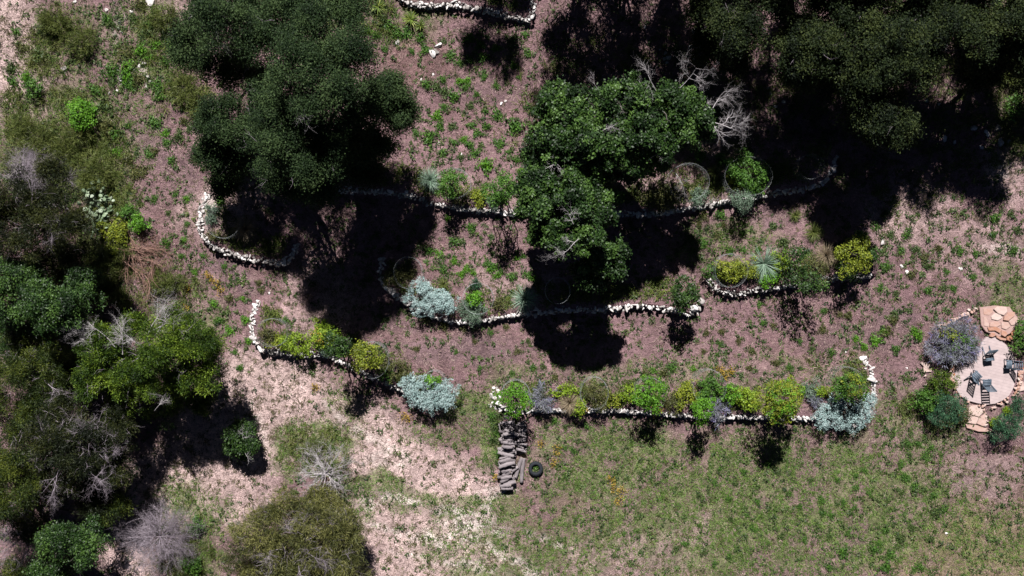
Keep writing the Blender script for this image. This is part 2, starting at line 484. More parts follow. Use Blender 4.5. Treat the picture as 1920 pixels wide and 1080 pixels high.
def soil_mat():
    m, nt, b = new_mat("litter_soil")
    a = nt.nodes.new("ShaderNodeAttribute")
    a.attribute_name = "soil"
    tc = nt.nodes.new("ShaderNodeTexCoord")
    def noise(scale, detail, rough=.7):
        n = nt.nodes.new("ShaderNodeTexNoise")
        n.inputs["Scale"].default_value = scale
        n.inputs["Detail"].default_value = detail
        n.inputs["Roughness"].default_value = rough
        nt.links.new(tc.outputs["Object"], n.inputs["Vector"])
        return n
    n1, n2 = noise(7, 8, .75), noise(26, 5, .7)
    def rng_(n, lo, hi, a0, a1):
        r = nt.nodes.new("ShaderNodeMapRange")
        r.inputs[1].default_value, r.inputs[2].default_value = lo, hi
        r.inputs[3].default_value, r.inputs[4].default_value = a0, a1
        nt.links.new(n.outputs["Fac"], r.inputs[0])
        return r
    r1, r2 = rng_(n1, .35, .65, .52, 1.45), rng_(n2, .35, .68, .58, 1.45)
    mu = nt.nodes.new("ShaderNodeMath")
    mu.operation = 'MULTIPLY'
    nt.links.new(r1.outputs[0], mu.inputs[0])
    nt.links.new(r2.outputs[0], mu.inputs[1])
    vm = nt.nodes.new("ShaderNodeVectorMath")
    vm.operation = 'SCALE'
    nt.links.new(a.outputs["Color"], vm.inputs[0])
    nt.links.new(mu.outputs[0], vm.inputs["Scale"])
    nt.links.new(vm.outputs[0], b.inputs["Base Color"])
    bp = nt.nodes.new("ShaderNodeBump")
    bp.inputs["Strength"].default_value = .9
    bp.inputs["Distance"].default_value = .05
    nt.links.new(mu.outputs[0], bp.inputs["Height"])
    nt.links.new(bp.outputs[0], b.inputs["Normal"])
    b.inputs["Roughness"].default_value = .95
    b.inputs["Specular IOR Level"].default_value = .1
    return m

ny, nx = XX.shape
idx = np.arange(nx * ny).reshape(ny, nx)
GV = np.stack([XX, YY, ZZ], -1).reshape(-1, 3)
GQ = np.stack([idx[:-1, :-1], idx[:-1, 1:], idx[1:, 1:], idx[1:, :-1]], -1).reshape(-1, 4)
# skirt out to the horizon, one sheet with the grid
rim = np.concatenate([idx[0, :-1], idx[:-1, -1], idx[-1, :0:-1], idx[:0:-1, 0]])
far, col_far = [], []
for s in (1.6, 8.0):
    R = GV[rim].copy()
    R[:, :2] *= s
    R[:, 2] = SLOPE * GV[rim][:, 1]
    far.append(R)
nr = len(rim)
n0 = len(GV)
ring_ids = [rim, n0 + np.arange(nr), n0 + nr + np.arange(nr)]
SQ = []
for a_, b_ in ((0, 1), (1, 2)):
    A, B = ring_ids[a_], ring_ids[b_]
    SQ.append(np.stack([A, B, np.roll(B, -1), np.roll(A, -1)], -1))
gobj = build("ground", np.concatenate([GV] + far), [np.concatenate([GQ] + SQ)], soil_mat(), smooth=True)
gobj["kind"] = "structure"
ca = gobj.data.attributes.new("soil", 'FLOAT_COLOR', 'POINT')
cols = np.ones((n0 + 2 * nr, 4), dtype=np.float32)
cols[:n0, :3] = base.reshape(-1, 3)
cols[n0:, :3] = (.17, .14, .09)
ca.data.foreach_set("color", cols.ravel())

# ------------------------------------------------------------------ stones
import bmesh
def ico(sub):
    bm = bmesh.new()
    bmesh.ops.create_icosphere(bm, subdivisions=sub, radius=1)
    V = np.array([v.co[:] for v in bm.verts])
    bm.verts.index_update()
    T = np.array([[v.index for v in f.verts] for f in bm.faces])
    bm.free()
    return V, T
ICO2, ICO3 = ico(2), ico(3)

def rot_rand(rng, tilt=.3):
    e = Matrix.Rotation(rng.uniform(0, 6.283), 3, 'Z') @ Matrix.Rotation(rng.normal(0, tilt), 3, 'X') @ Matrix.Rotation(rng.normal(0, tilt), 3, 'Y')
    return np.array(e)

def rock_verts(rng, s, base_=ICO2, tilt=.3):
    V, T = base_
    V = V.copy()
    for _ in range(8):                      # chip flat facets off a sphere
        d = unit(rng.normal(0, 1, 3))
        c = rng.uniform(.30, .78)
        p = V @ d
        V = V - np.maximum(p - c, 0)[:, None] * d
    V += rng.normal(0, .025, V.shape)
    return (V * np.asarray(s)) @ rot_rand(rng, tilt).T, T

def walk(P, step, rng):
    """points along a polyline with their tangents"""
    out, carry = [], 0
    for a, b in zip(P[:-1], P[1:]):
        d = b - a
        L = np.hypot(*d)
        t = carry
        while t < L:
            out.append((a + d / L * t, d / L))
            t += step * rng.uniform(.75, 1.3)
        carry = t - L
    return out

def stone_wall(key, label, h=.50, width=.25, cat="stone wall"):
    rng = np.random.default_rng(sum(map(ord, key)))
    P = WALLXY[key]
    c0 = P.mean(0)
    root = empty("stone_wall", (c0[0], c0[1], float(ground(*c0))))
    o0 = np.array(root.location)
    mb, cap = MB(), MB()
    layers = 3
    for ly in range(layers):
        for row in (-.42, .42) if ly == layers - 1 else (-.5, .3):
            for (q, t) in walk(P, (.2 if ly < 2 else .14), rng):
                nrm = np.array([-t[1], t[0]])
                off = row * width * .52 + rng.normal(0, .04)
                x, y = q + nrm * off
                zb = min(ground(*(q - nrm * .35)), ground(*(q + nrm * .3)))
                z = float(zb) + .05 + ly * h / layers + rng.normal(0, .03)
                if ly == layers - 1 and rng.random() < .07:
                    continue
                s = np.array([rng.uniform(.055, .18), rng.uniform(.05, .11), rng.uniform(.07, .12)])
                if ly == layers - 1:
                    s *= np.array([rng.uniform(.6, 1.6), rng.uniform(.7, 1.4), rng.uniform(.4, .8)])
                V, T = rock_verts(rng, s)
                (cap if ly == layers - 1 else mb).add(V + np.array([x, y, z]) - o0, T=T, tint=np.clip(rng.normal(.60, .25), 0, 1))
    # a few stones that rolled off
    mb.out("stone_brick", MAT["stone"], root)
    cap.out("capping_brick", MAT["stone"], root)
    return tag(root, label, cat, "dry stone terrace walls")

stone_wall("top", "dry stone wall at the very top edge ending in a squared white corner")
stone_wall("upper", "longest dry stone wall, passing under the central oak and curving up at one end")
stone_wall("small", "short hook-shaped dry stone wall half in the shade of the dark oaks", h=.55)
stone_wall("middle", "dry stone wall carrying silver bushes and a spiky sotol, ending in large round stones")
stone_wall("right", "short straight dry stone wall behind the spiky sotol and tan plume grass")
stone_wall("lowleft", "dry stone wall that runs down from a white stub to a silver bush above the pale ground")
stone_wall("lowlong", "dry stone wall above the green lawn, ending in a hook of silver plants", h=.5)

def rock(px, py, rpx, label, group=None, flat=.6, tint=None, name="white_rock", mat="stone", lift=.3, seed=None):
    rng = np.random.default_rng(int(px * 7 + py * 13))
    r = rpx / PPM
    p = W(px, py, 0)
    V, T = rock_verts(rng, (r * rng.uniform(.95, 1.25), r * rng.uniform(.8, 1.), r * flat), ICO3, .2)
    o = build(name, V, [T], MAT[mat], tint=np.full(len(V), tint if tint is not None else np.clip(rng.normal(.65, .15), 0, 1)), loc=(p[0], p[1], p[2] + r * flat * lift))
    return tag(o, label, "rock", group)

for (x, y, r) in [(921, 742, 5), (926, 735, 4), (934, 734, 5.5), (929, 746, 6.5), (925, 757, 6), (934, 755, 6.5), (938, 763, 6), (932, 765, 5), (943, 766, 5), (927, 727, 4), (932, 728, 3.5), (919, 760, 4.5), (937, 744, 5)]:
    rock(x, y, r, "white rubble stone in the small heap beside the log pile wall end", "rubble stones heaped above the log pile")
rock(810, 101, 8, "larger white boulder lying on the reddish soil of the upper terrace")
rock(822, 86, 9, "pale grey boulder just above the larger white one on the upper terrace")
rock(745, 79, 6, "cream rock on reddish soil near the yuccas and the dark oaks")
rock(817, 97, 6, "dark grey rock wedged between two pale boulders on the upper terrace", tint=.1)
rock(1311, 563, 9, "big round white stone on top at the end of the middle wall", lift=1.8)
rock(1300, 577, 8, "second round pale stone below the top one at the middle wall end", lift=1.2)
rock(1632, 712, 9, "largest smooth white stone of the hooked wall end above the silver plants", lift=1.0)
rock(1620, 682, 6, "small white stone at the tip of the hooked wall end", lift=.8)
rock(120, 129, 8, "grey boulder with a dark side among weeds on the upper slope", tint=.3)
rock(1876, 265, 9, "pale stone lying at the shaded edge under the far oaks")
for (x, y, r) in [(224, 44, 4), (222, 52, 4), (228, 60, 3), (265, 112, 5), (270, 120, 5), (262, 124, 4), (278, 146, 4.5), (281, 153, 4), (275, 160, 4), (226, 150, 4), (233, 152, 3), (282, 4, 10), (200, 18, 4), (140, 4, 4), (246, 22, 4), (205, 175, 4), (220, 170, 4)]:
    rock(x, y, r, "white limestone lump along the stony track on the weedy slope", "limestone lumps along the slope track")
for (x, y, r) in [(1247, 100, 4), (1253, 108, 5), (1245, 110, 4), (1250, 118, 3.5), (1238, 92, 3), (1305, 40, 6), (1300, 60, 7), (1295, 90, 6), (1303, 112, 6), (1285, 115, 5), (1210, 52, 4), (1735, 190, 6), (1760, 195, 5), (1825, 240, 7), (1850, 250, 8), (1870, 240, 6), (1890, 268, 6), (1790, 265, 5), (1445, 175, 5), (1470, 190, 5), (1440, 165, 4), (1455, 200, 5), (1770, 260, 6), (1840, 275, 5), (1855, 285, 4)]:
    rock(x, y, r, "pale stone lying in the shade under the dense oaks", "stones in the oak shade")
for (x, y, r) in [(505, 550, 3), (285, 548, 4), (940, 195, 4), (948, 190, 3), (1585, 660, 3), (1700, 690, 2.6), (1690, 500, 4), (1700, 510, 4), (1655, 455, 7), (1570, 470, 3), (822, 268, 3), (812, 140, 3), (790, 150, 3), (865, 290, 3), (1775, 1000, 3), (920, 944, 3), (1800, 505, 5)]:
    rock(x, y, r, "small pale stone lying loose on open ground", "loose stones on open ground")

# ------------------------------------------------------------------ foliage
def lobe_points(rng, lobes, per_r2, shell=.4, low=-.35):
    """cluster points in the outer part of each lobe; returns points and outward directions"""
    P, N, K = [], [], []
    for i, (c, r, rz) in enumerate(lobes):
        n = max(6, int(per_r2 * r * r))
        d = unit(rng.normal(0, 1, (int(n * 1.8) + 8, 3)))
        d = d[d[:, 2] > low][:n]
        q = 1 - shell * rng.random(len(d)) ** 1.6
        lump = 1 + .22 * np.sin(d[:, 0] * 5.1 + i * 1.7) * np.sin(d[:, 1] * 4.3 + i * 2.9) + .10 * np.sin(d[:, 0] * 11 + d[:, 2] * 9 + i)
        off = d * (q * lump)[:, None] * np.array([r, r, rz])
        P.append(c + off)
        N.append(d)
        K.append(np.full(len(d), i))
    return np.concatenate(P), np.concatenate(N), np.concatenate(K)

def clump_points(rng, lobes, clump, dens, per_clump, low=-.3):
    """boughs: every lobe carries many separate leafy clumps with gaps between them"""
    P, N, K, B = [], [], [], []
    q = 0
    for i, (c, r, rz) in enumerate(lobes):
        n = max(4, int(dens * r * r))
        lt = rng.normal(0, .13)
        d = unit(rng.normal(0, 1, (n * 2 + 6, 3)))
        d = d[d[:, 2] > low][:n]
        for e in d:
            cc = c + e * np.array([r, r, rz]) * rng.uniform(.55, 1.12)
            cr = clump * rng.uniform(.55, 1.35)
            m = max(5, int(per_clump * (cr / clump) ** 2))
            f = unit(rng.normal(0, 1, (m, 3)) + e * .45 + np.array([0, 0, .45]))
            P.append(cc + f * cr * np.array([1, 1, .75]) * rng.uniform(.55, 1.0, (m, 1)))
            N.append(f)
            K.append(np.full(m, i))
            B.append(np.full(m, rng.normal(0, .24) + lt))
            q += 1
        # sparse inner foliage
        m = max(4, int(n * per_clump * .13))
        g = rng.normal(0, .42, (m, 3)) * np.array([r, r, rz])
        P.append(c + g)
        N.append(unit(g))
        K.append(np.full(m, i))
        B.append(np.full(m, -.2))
    return np.concatenate(P), np.concatenate(N), np.concatenate(K), np.concatenate(B)

def foliage(name, mat, parent, lobes, rng, per_r2=130, nleaf=14, L=.09, Wd=.055, sigma=.13, up=.5, shell=.4, gap=.0, needle=False, low=-.35, tvar=.2, gapscale=1.1, clump=0, dens=12, per_clump=16):
    B = 0
    if clump:
        P, N, K, B = clump_points(rng, lobes, clump, dens, per_clump)
    else:
        P, N, K = lobe_points(rng, lobes, per_r2, shell, low)
    if gap > 0 and not clump:
        g = fbm(P[:, 0] * gapscale + 31, P[:, 1] * gapscale + P[:, 2] * .8, int(rng.integers(1, 90)), 3)
        keep = g > np.quantile(g, gap)
        P, N, K = P[keep], N[keep], K[keep]
    m = len(P)
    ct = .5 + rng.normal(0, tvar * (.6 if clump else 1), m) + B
    mb = MB()
    PP = np.repeat(P, nleaf, 0)
    NN = np.repeat(N, nleaf, 0)
    off = rng.normal(0, sigma, PP.shape) * np.array([1, 1, .7])
    t = np.repeat(ct, nleaf) + rng.normal(0, .14, len(PP))
    if needle:
        A = unit(NN * .75 + rng.normal(0, .55, PP.shape) + np.array([0, 0, .25]))
        Nn = unit(np.cross(A, rng.normal(0, 1, PP.shape)))
    else:
        Nn = unit(NN * .55 + np.array([0, 0, up]) + rng.normal(0, .55, PP.shape))
        A = unit(np.cross(Nn, rng.normal(0, 1, PP.shape)))
    cards(PP + off, A, Nn, L * rng.uniform(.7, 1.3, len(PP)), Wd * rng.uniform(.7, 1.3, len(PP)), t, mb)
    return mb.out(name, MAT[mat], parent)

def limb(rng, a, b, r0, r1, n=6, wob=.12):
    pts = [np.asarray(a, float)]
    L = np.linalg.norm(np.asarray(b) - np.asarray(a))
    for i in range(1, n + 1):
        t = i / n
        p = np.asarray(a) * (1 - t) + np.asarray(b) * t
        if i < n:
            p = p + rng.normal(0, wob * L / n, 3)
        pts.append(p)
    return [[*pts[i], *pts[i + 1], r0 + (r1 - r0) * i / n, r0 + (r1 - r0) * (i + 1) / n] for i in range(n)]

def twigs(rng, p, d, L, r, depth, out, spread=.55, nkids=(3, 5), seg=4, shrink=.62, gravity=0.0):
    """recursive bare branch"""
    p = np.asarray(p, float)
    d = unit(np.asarray(d, float))
    pts, rs = [p], [r]
    for i in range(seg):
        d = unit(d + rng.normal(0, .17, 3) + np.array([0, 0, gravity]))
        p = p + d * L / seg
        pts.append(p)
        rs.append(r * (1 - .6 * (i + 1) / seg))
    for i in range(seg):
        out.append([*pts[i], *pts[i + 1], rs[i], rs[i + 1]])
    if depth <= 0:
        return
    for _ in range(rng.integers(nkids[0], nkids[1] + 1)):
        k = rng.integers(1, seg + 1)
        dd = unit(d + rng.normal(0, spread, 3))
        twigs(rng, pts[k], dd, L * shrink * rng.uniform(.7, 1.2), rs[k] * .75, depth - 1, out, spread, nkids, seg, shrink, gravity)

def bare_branch(parent, origin, rng, start, direction, L, r, depth=3, mat="dead", name="dead_branch", spread=.5, nkids=(3, 5)):
    out = []
    twigs(rng, np.asarray(start) - origin, direction, L, r, depth, out, spread, nkids)
    mb = MB()
    tubes(out, mb, 4)
    return mb.out(name, MAT[mat], parent)

FOL = {  # foliage settings by kind of plant
    "oak": dict(mat="oak", nleaf=9, L=.115, Wd=.075, sigma=.07, clump=.25, dens=14, per_clump=14, tvar=.22),
    "darkoak": dict(mat="darkoak", nleaf=12, L=.085, Wd=.042, sigma=.15, clump=.30, dens=12, per_clump=19, tvar=.24),
    "topoak": dict(mat="topoak", nleaf=11, L=.095, Wd=.05, sigma=.14, clump=.30, dens=14, per_clump=18, tvar=.26),
    "juniper": dict(mat="juniper", nleaf=14, L=.13, Wd=.024, sigma=.10, clump=.30, dens=11, per_clump=17, tvar=.28, needle=True),
    "darkjuniper": dict(mat="darkjuniper", nleaf=14, L=.14, Wd=.024, sigma=.10, clump=.30, dens=11, per_clump=17, tvar=.28, needle=True),
    "olivejuniper": dict(mat="olivejuniper", nleaf=14, L=.22, Wd=.021, sigma=.15, clump=.22, dens=9, per_clump=13, tvar=.26, needle=True),
    "bright": dict(mat="bright", nleaf=14, L=.11, Wd=.03, sigma=.09, clump=.27, dens=13, per_clump=17, tvar=.28, needle=True),
    "green": dict(mat="oak", nleaf=10, L=.10, Wd=.05, sigma=.09, clump=.26, dens=16, per_clump=15, tvar=.22),
}

def tree(name, kind, lobes_px, label, cat="tree", trunk_px=None, trunk_r=.16, dead=(), group=None, flat=.62, deadmat="dead", seed=0, cover=1.0, skirt=True, grey=0, dome=(1.04, 1.16, .98, .5), hs=1.12):
    """lobes_px: (px, py, radius px, height of lobe centre) as they look in the photograph"""
    rng = np.random.default_rng(seed + int(abs(lobes_px[0][0]) * 31 + abs(lobes_px[0][1])))
    cs, rs = [], []
    ym = np.mean([q[1] for q in lobes_px])
    yh = max(20, max(abs(q[1] - ym) for q in lobes_px))
    for (px, py, r, h) in lobes_px:
        t = (py - ym) / yh          # the crown is a dome: highest uphill of its middle, low on the downhill side
        h = h * hs * float(np.interp(t, [-1, -.3, .2, 1], dome))
        cs.append(W(px, py, h))
        rs.append(r * .94 * mpp(h + .5))
    cs = np.array(cs)
    b = cs[:, :2].mean(0) * 1.0 if trunk_px is None else W(*trunk_px, 0)[:2]
    if trunk_px is None:
        b = b * .25 + .75 * W(np.mean([q[0] for q in lobes_px]), np.mean([q[1] for q in lobes_px]), 0.0)[:2]
    root = empty(name, (b[0], b[1], float(ground(*b))))
    o0 = np.array(root.location)
    lob = [(c - o0, r * .87, r * flat * .9) for c, r in zip(cs, rs)]
    core = len(lob)
    cmean = np.mean([c for c, _, _ in lob], 0)
    for (c, r, rz) in lob[:core]:
        for _ in range(7):
            d = unit(rng.normal(0, 1, 3) + unit(c - cmean) * .6 + np.array([0, 0, .1]))
            lob.append((c + d * r * np.array([.9, .9, flat]) * rng.uniform(.75, 1.42), r * rng.uniform(.17, .44), r * rng.uniform(.2, .34)))
    if skirt:
        n_l = core
        for (c, r, rz) in lob[:n_l]:
            lob.append((np.array([c[0], c[1], c[2] * .64]), r * .9, rz * 1.0))
    k = dict(FOL[kind])
    k["dens"] *= cover
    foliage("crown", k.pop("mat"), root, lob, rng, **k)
    # trunk with a limb to every lobe
    top = (cs - o0).mean(0)
    fork = np.array([top[0] * .35, top[1] * .35, top[2] * .35])
    seg = limb(rng, (0, 0, -.1), fork, trunk_r, trunk_r * .75, 5, .1)
    for (c, r, rz) in lob[:len(cs)]:
        seg += limb(rng, fork, c - np.array([0, 0, rz * .2]), trunk_r * .45, trunk_r * .16, 6, .25)
        for _ in range(6):
            e = c + unit(rng.normal(0, 1, 3) + np.array([0, 0, .3])) * r * .85 * np.array([1, 1, flat])
            seg += limb(rng, c - np.array([0, 0, rz * .2]), e, trunk_r * .14, .008, 4, .3)
    mb = MB()
    tubes(seg, mb, 6)
    mb.out("trunk", MAT["bark"], root)
    if grey:
        seg = []
        for (c, r, rz) in lob[:core]:
            for _ in range(int(grey)):
                d = unit(rng.normal(0, 1, 3) + np.array([0, 0, .7]))
                st = c + d * np.array([r, r, rz]) * rng.uniform(.8, 1.12)
                g = unit(d + rng.normal(0, .6, 3))
                twigs(rng, st, g, rng.uniform(.25, .55), .009, 1, seg, .6, (2, 4), 3)
        mb = MB()
        tubes(seg, mb, 3)
        mb.out("twig_foliage", MAT["mauvedead"], root)
    for dspec in dead:
        (px, py, h, dx, dy, dz, L, r, dep) = dspec
        bare_branch(root, o0, rng, W(px, py, h * (1.05 + .1 * hs / 1.12) * hs / 1.12), (dx, dy, dz), L * .9, r * .5, dep, deadmat, nkids=(4, 6), spread=.7)
    return tag(root, label, cat, group)

# central oaks
tree("live_oak", "oak", [(1060, 222, 58, 5.6), (1120, 215, 60, 6.0), (1180, 208, 58, 6.0), (1240, 205, 58, 5.7), (1290, 218, 46, 5.3), (1035, 268, 50, 5.3), (1100, 270, 62, 5.9), (1165, 268, 58, 5.8), (1215, 262, 50, 5.4), (1035, 318, 46, 4.8), (1092, 318, 50, 5.0), (1262, 250, 42, 5.0), (1172, 308, 42, 4.6), (1046, 188, 30, 5), (1230, 290, 26, 4.4), (1310, 245, 26, 4.8), (1010, 290, 26, 4.6)],
     "broad glossy green oak at the centre with a bare grey limb reaching from its crown", "tree", (1150, 280), .22, dome=(1.0, 1.1, 1.02, .94),
     dead=[(1322, 226, 5.6, .9, .15, .1, 1.6, .055, 4), (1322, 220, 5.5, .5, .8, .2, 1.2, .04, 4), (1120, 178, 5.8, -.2, .9, .4, .7, .02, 3), (1230, 170, 6.2, -.4, .8, .3, 1.0, .03, 3), (1275, 165, 6.0, .3, .9, .4, 1.2, .03, 4), (1215, 300, 5.2, .6, .5, .4, .9, .025, 3), (1050, 300, 5.6, -.6, -.4, .2, .9, .025, 3), (1130, 245, 6.9, .5, .5, .4, .6, .02, 3), (1262, 320, 4.4, .7, -.6, 0, .8, .025, 3), (1190, 180, 6.4, .6, .5, .2, .8, .02, 3)])
tree("live_oak", "oak", [(1050, 338, 38, 5.0), (1002, 342, 26, 4.6), (1106, 342, 30, 4.8), (1020, 360, 38, 4.8), (1078, 372, 44, 5.0), (1030, 408, 38, 5.0), (1088, 420, 44, 5.2), (1124, 388, 32, 4.8), (1060, 450, 34, 5.0), (1112, 468, 34, 4.6), (1146, 486, 28, 4.3), (1100, 508, 26, 4.2), (1000, 388, 26, 4.5), (1130, 508, 22, 4.0), (1015, 438, 24, 4.4)],
     "smaller lobed green oak below the broad one with a fan of bare grey twigs", "tree", (1085, 420), .17, dome=(1.1, 1.2, 1.15, .95), cover=.8, skirt=False,
     dead=[(1085, 448, 7.0, -.8, -.6, .0, .9, .03, 4), (1075, 420, 7.2, -.3, .6, .3, .6, .02, 3)], seed=4)

# dark oaks of the upper slope
tree("live_oak", "darkoak", [(372, 62, 46, 6.4), (425, 38, 52, 7.0), (478, 62, 50, 7.0), (408, 112, 50, 6.4), (398, 15, 42, 6.4), (520, 36, 46, 6.8), (450, 125, 44, 6.6), (352, 96, 26, 5.6), (470, -10, 50, 6.6)],
     "dark dense oak reaching the top edge beside the bright weedy track", "tree", hs=.95, grey=5, seed=1)
tree("live_oak", "darkoak", [(600, 62, 58, 7.6), (645, 100, 54, 7.6), (558, 132, 58, 7.8), (620, 170, 60, 8.2), (682, 180, 52, 6.0), (722, 205, 42, 5.2), (540, 190, 50, 7.8), (662, 242, 52, 5.6), (600, 242, 56, 7.4), (702, 268, 40, 5.0), (745, 215, 26, 4.6), (640, 26, 42, 7), (580, 14, 42, 7), (690, 308, 30, 4.6), (655, 305, 34, 5.2), (725, 165, 28, 5.4)],
     "largest dark oak, its rounded crown edged by the open upper terrace", "tree", trunk_r=.24, seed=2, dead=[(560, 200, 8.4, .3, -.5, .2, .8, .02, 3), (400, 50, 7.0, .4, -.6, .2, .7, .02, 3)])
tree("live_oak", "darkoak", [(424, 222, 44, 6.4), (402, 282, 36, 5.8), (436, 300, 38, 5.8), (420, 335, 28, 5.0), (455, 240, 40, 6.6), (482, 180, 48, 7.2), (394, 238, 24, 5.6)],
     "narrow dark oak with a strip of pinkish ground between it and its neighbour", "tree", hs=.82, grey=4, seed=3)
tree("live_oak", "darkoak", [(518, 268, 44, 6.8), (560, 310, 44, 6.8), (592, 340, 34, 6.8), (530, 226, 44, 7.0), (555, 348, 28, 5.8), (515, 318, 26, 5.8), (610, 300, 36, 6.4)],
     "dark oak whose low edge meets the longest stone wall in deep shade", "tree", grey=4, seed=5)

# dark wood at the top
tree("live_oak", "topoak", [(1338, 30, 44, 6.0), (1392, 50, 50, 6.3), (1332, 82, 32, 5.5), (1424, 14, 46, 6.5), (1382, 100, 28, 5.0)],
     "dark oak on the top edge above the pale broken rocks", "tree", grey=4, hs=0.9, seed=6)
tree("live_oak", "topoak", [(1488, 104, 34, 6), (1520, 122, 44, 6.3), (1504, 66, 34, 6), (1545, 84, 38, 6), (1566, 134, 34, 5.5)],
     "thin-leaved dark oak in the middle of the shaded wood", "tree", grey=4, hs=0.95, seed=7)
tree("live_oak", "topoak", [(1600, 128, 44, 6.6), (1652, 116, 50, 7.0), (1694, 92, 50, 7.2), (1645, 78, 40, 7), (1704, 128, 44, 6.6), (1620, 165, 36, 6)],
     "paler olive oak, the brightest crown of the shaded wood", "tree", trunk_r=.2, hs=0.95, seed=8, dead=[(1660, 100, 7.6, .4, .5, .1, .8, .025, 3)], cover=1.2)
tree("live_oak", "topoak", [(1640, 206, 38, 5.8), (1674, 226, 42, 5.6), (1652, 252, 26, 5), (1690, 250, 26, 4.8)],
     "low olive oak crown standing alone below the rest of the wood", "tree", grey=3, hs=1.0, seed=9)
tree("live_oak", "topoak", [(1780, 42, 50, 6.8), (1838, 66, 50, 6.8), (1896, 100, 50, 6.2), (1752, 82, 38, 6.6), (1905, 40, 48, 6.6), (1800, 6, 50, 6.8), (1850, 128, 30, 6), (1830, 140, 30, 5.4), (1950, 90, 60, 6.4), (1960, 150, 50, 6), (1935, 40, 50, 6)],
     "oak with pale bare limbs showing through its crown near the corner", "tree", trunk_r=.2, hs=0.88, seed=10, dead=[(1830, 45, 7.4, .5, .6, .3, 1.2, .04, 4), (1852, 20, 7.2, -.5, .4, .2, .9, .03, 3), (1740, 55, 7.2, .3, -.6, .2, .8, .025, 3)])
tree("live_oak", "topoak", [(1556, 14, 52, 6.2), (1618, 4, 54, 6.5), (1690, 10, 54, 6.8), (1735, 4, 38, 6.8), (1650, -40, 60, 6.5)],
     "oak cut by the top edge between the olive oak and the corner oak", "tree", grey=4, hs=0.95, seed=11)
# the wood goes on uphill of the frame; its shade lies over the slope
for i, (x, y, r, h) in enumerate([(1080, -175, 95, 7.4), (1180, -185, 95, 7.6), (1280, -175, 95, 7.4), (1120, -290, 110, 7.8), (1250, -290, 110, 7.8), (905, -300, 62, 6.4), (1400, -200, 90, 7), (1520, -150, 90, 7), (1660, -160, 90, 7), (1790, -150, 90, 7), (1900, -150, 90, 7)]):
    tree("live_oak", "topoak", [(x, y, r * .8, h), (x + r * .6, y + 20, r * .6, h - .5), (x - r * .6, y + 10, r * .6, h - .5), (x, y + r * .35, r * .6, h - .8)],
         "oak of the wood beyond the top edge shading the slope", "tree", group="oaks beyond the top edge", seed=20 + i, cover=.8)

# left side
tree("juniper_tree", "darkjuniper", [(32, 372, 48, 5.0), (82, 345, 46, 4.8), (122, 402, 44, 4.8), (62, 430, 52, 5.0), (20, 470, 44, 4.6), (130, 458, 38, 4.4), (98, 500, 36, 4.0), (20, 420, 40, 5)],
     "large dark juniper with bare grey branches near the prickly pear", "tree", grey=9, hs=0.9, seed=30, dead=[(60, 380, 5.6, .2, .9, .1, 1.2, .04, 4), (50, 350, 5.2, -.3, .9, .1, 1.0, .03, 4), (90, 370, 5.2, .4, .8, .1, 1.1, .03, 4), (30, 330, 4.6, .8, .3, .2, 1, .03, 4), (70, 420, 5.6, .5, -.2, .2, 1.2, .03, 4)], deadmat="mauvedead")
tree("round_tree", "green", [(80, 562, 42, 4.4), (124, 578, 44, 4.4), (102, 608, 36, 4.0), (58, 598, 30, 4), (100, 575, 40, 4.8), (22, 570, 40, 3.4), (24, 528, 40, 3.4), (20, 615, 34, 3.2), (150, 530, 26, 3), (60, 525, 34, 3.4)],
     "small dark green round tree below the large dark juniper", "tree", seed=31)
tree("juniper_tree", "juniper", [(40, 645, 46, 2.6), (96, 684, 44, 2.8), (38, 716, 50, 3.2), (18, 780, 50, 3.8), (82, 745, 40, 3.6), (130, 700, 24, 2.4)],
     "spreading yellow-green juniper mass at the edge below the dark round tree", "tree", grey=8, hs=0.9, seed=32, dead=[(90, 720, 3.8, .5, -.4, .2, .9, .03, 4), (40, 690, 3.6, .4, .5, .2, .8, .02, 3)], deadmat="mauvedead")
tree("juniper_tree", "bright", [(200, 682, 44, 4.2), (250, 700, 50, 4.7), (310, 700, 50, 4.7), (360, 690, 44, 4.4), (342, 642, 42, 4.6), (290, 662, 44, 4.8), (176, 708, 34, 4.0), (230, 750, 44, 4.2), (300, 752, 48, 4.3), (362, 738, 36, 4.0), (384, 650, 26, 4), (335, 606, 26, 3.8), (200, 640, 30, 4), (258, 618, 24, 4)],
     "bright green juniper with a crown of bleached bare branches", "tree", trunk_r=.22, grey=7, hs=1.0, seed=33,
     dead=[(215, 650, 4.6, -.5, .9, .1, 1.6, .05, 4), (195, 630, 4.4, -.9, .3, .1, 1.2, .04, 4), (275, 640, 4.9, .25, .95, .1, 1.7, .055, 4), (290, 630, 4.9, .6, .7, .1, 1.3, .045, 4), (230, 665, 4.9, -.1, .9, .2, 1.3, .04, 4), (250, 640, 4.8, -.5, .6, .1, 1.0, .03, 3), (290, 770, 4.8, .3, .5, .3, .8, .02, 3)])
tree("juniper_tree", "darkjuniper", [(110, 830, 52, 4.8), (172, 832, 52, 4.8), (140, 880, 54, 5.0), (198, 872, 42, 4.6), (90, 902, 44, 4.4), (180, 918, 42, 4.3), (58, 862, 44, 4.4), (210, 806, 32, 4.2), (130, 780, 36, 4.4)],
     "dark juniper streaked with many fine grey twigs beside the pale clearing", "tree", trunk_r=.22, grey=22, hs=0.78, seed=34,
     dead=[(150, 840, 5.6, .3, .8, .1, 1.3, .03, 4), (120, 850, 5.6, -.4, .7, .1, 1.3, .03, 4), (160, 880, 5.8, .5, -.4, .1, 1.3, .03, 4), (110, 880, 5.6, -.2, -.7, .1, 1.2, .03, 4), (190, 850, 5.4, .8, .1, .1, 1.1, .03, 4), (170, 810, 5.4, .5, .7, .1, 1.0, .03, 4)], deadmat="mauvedead")
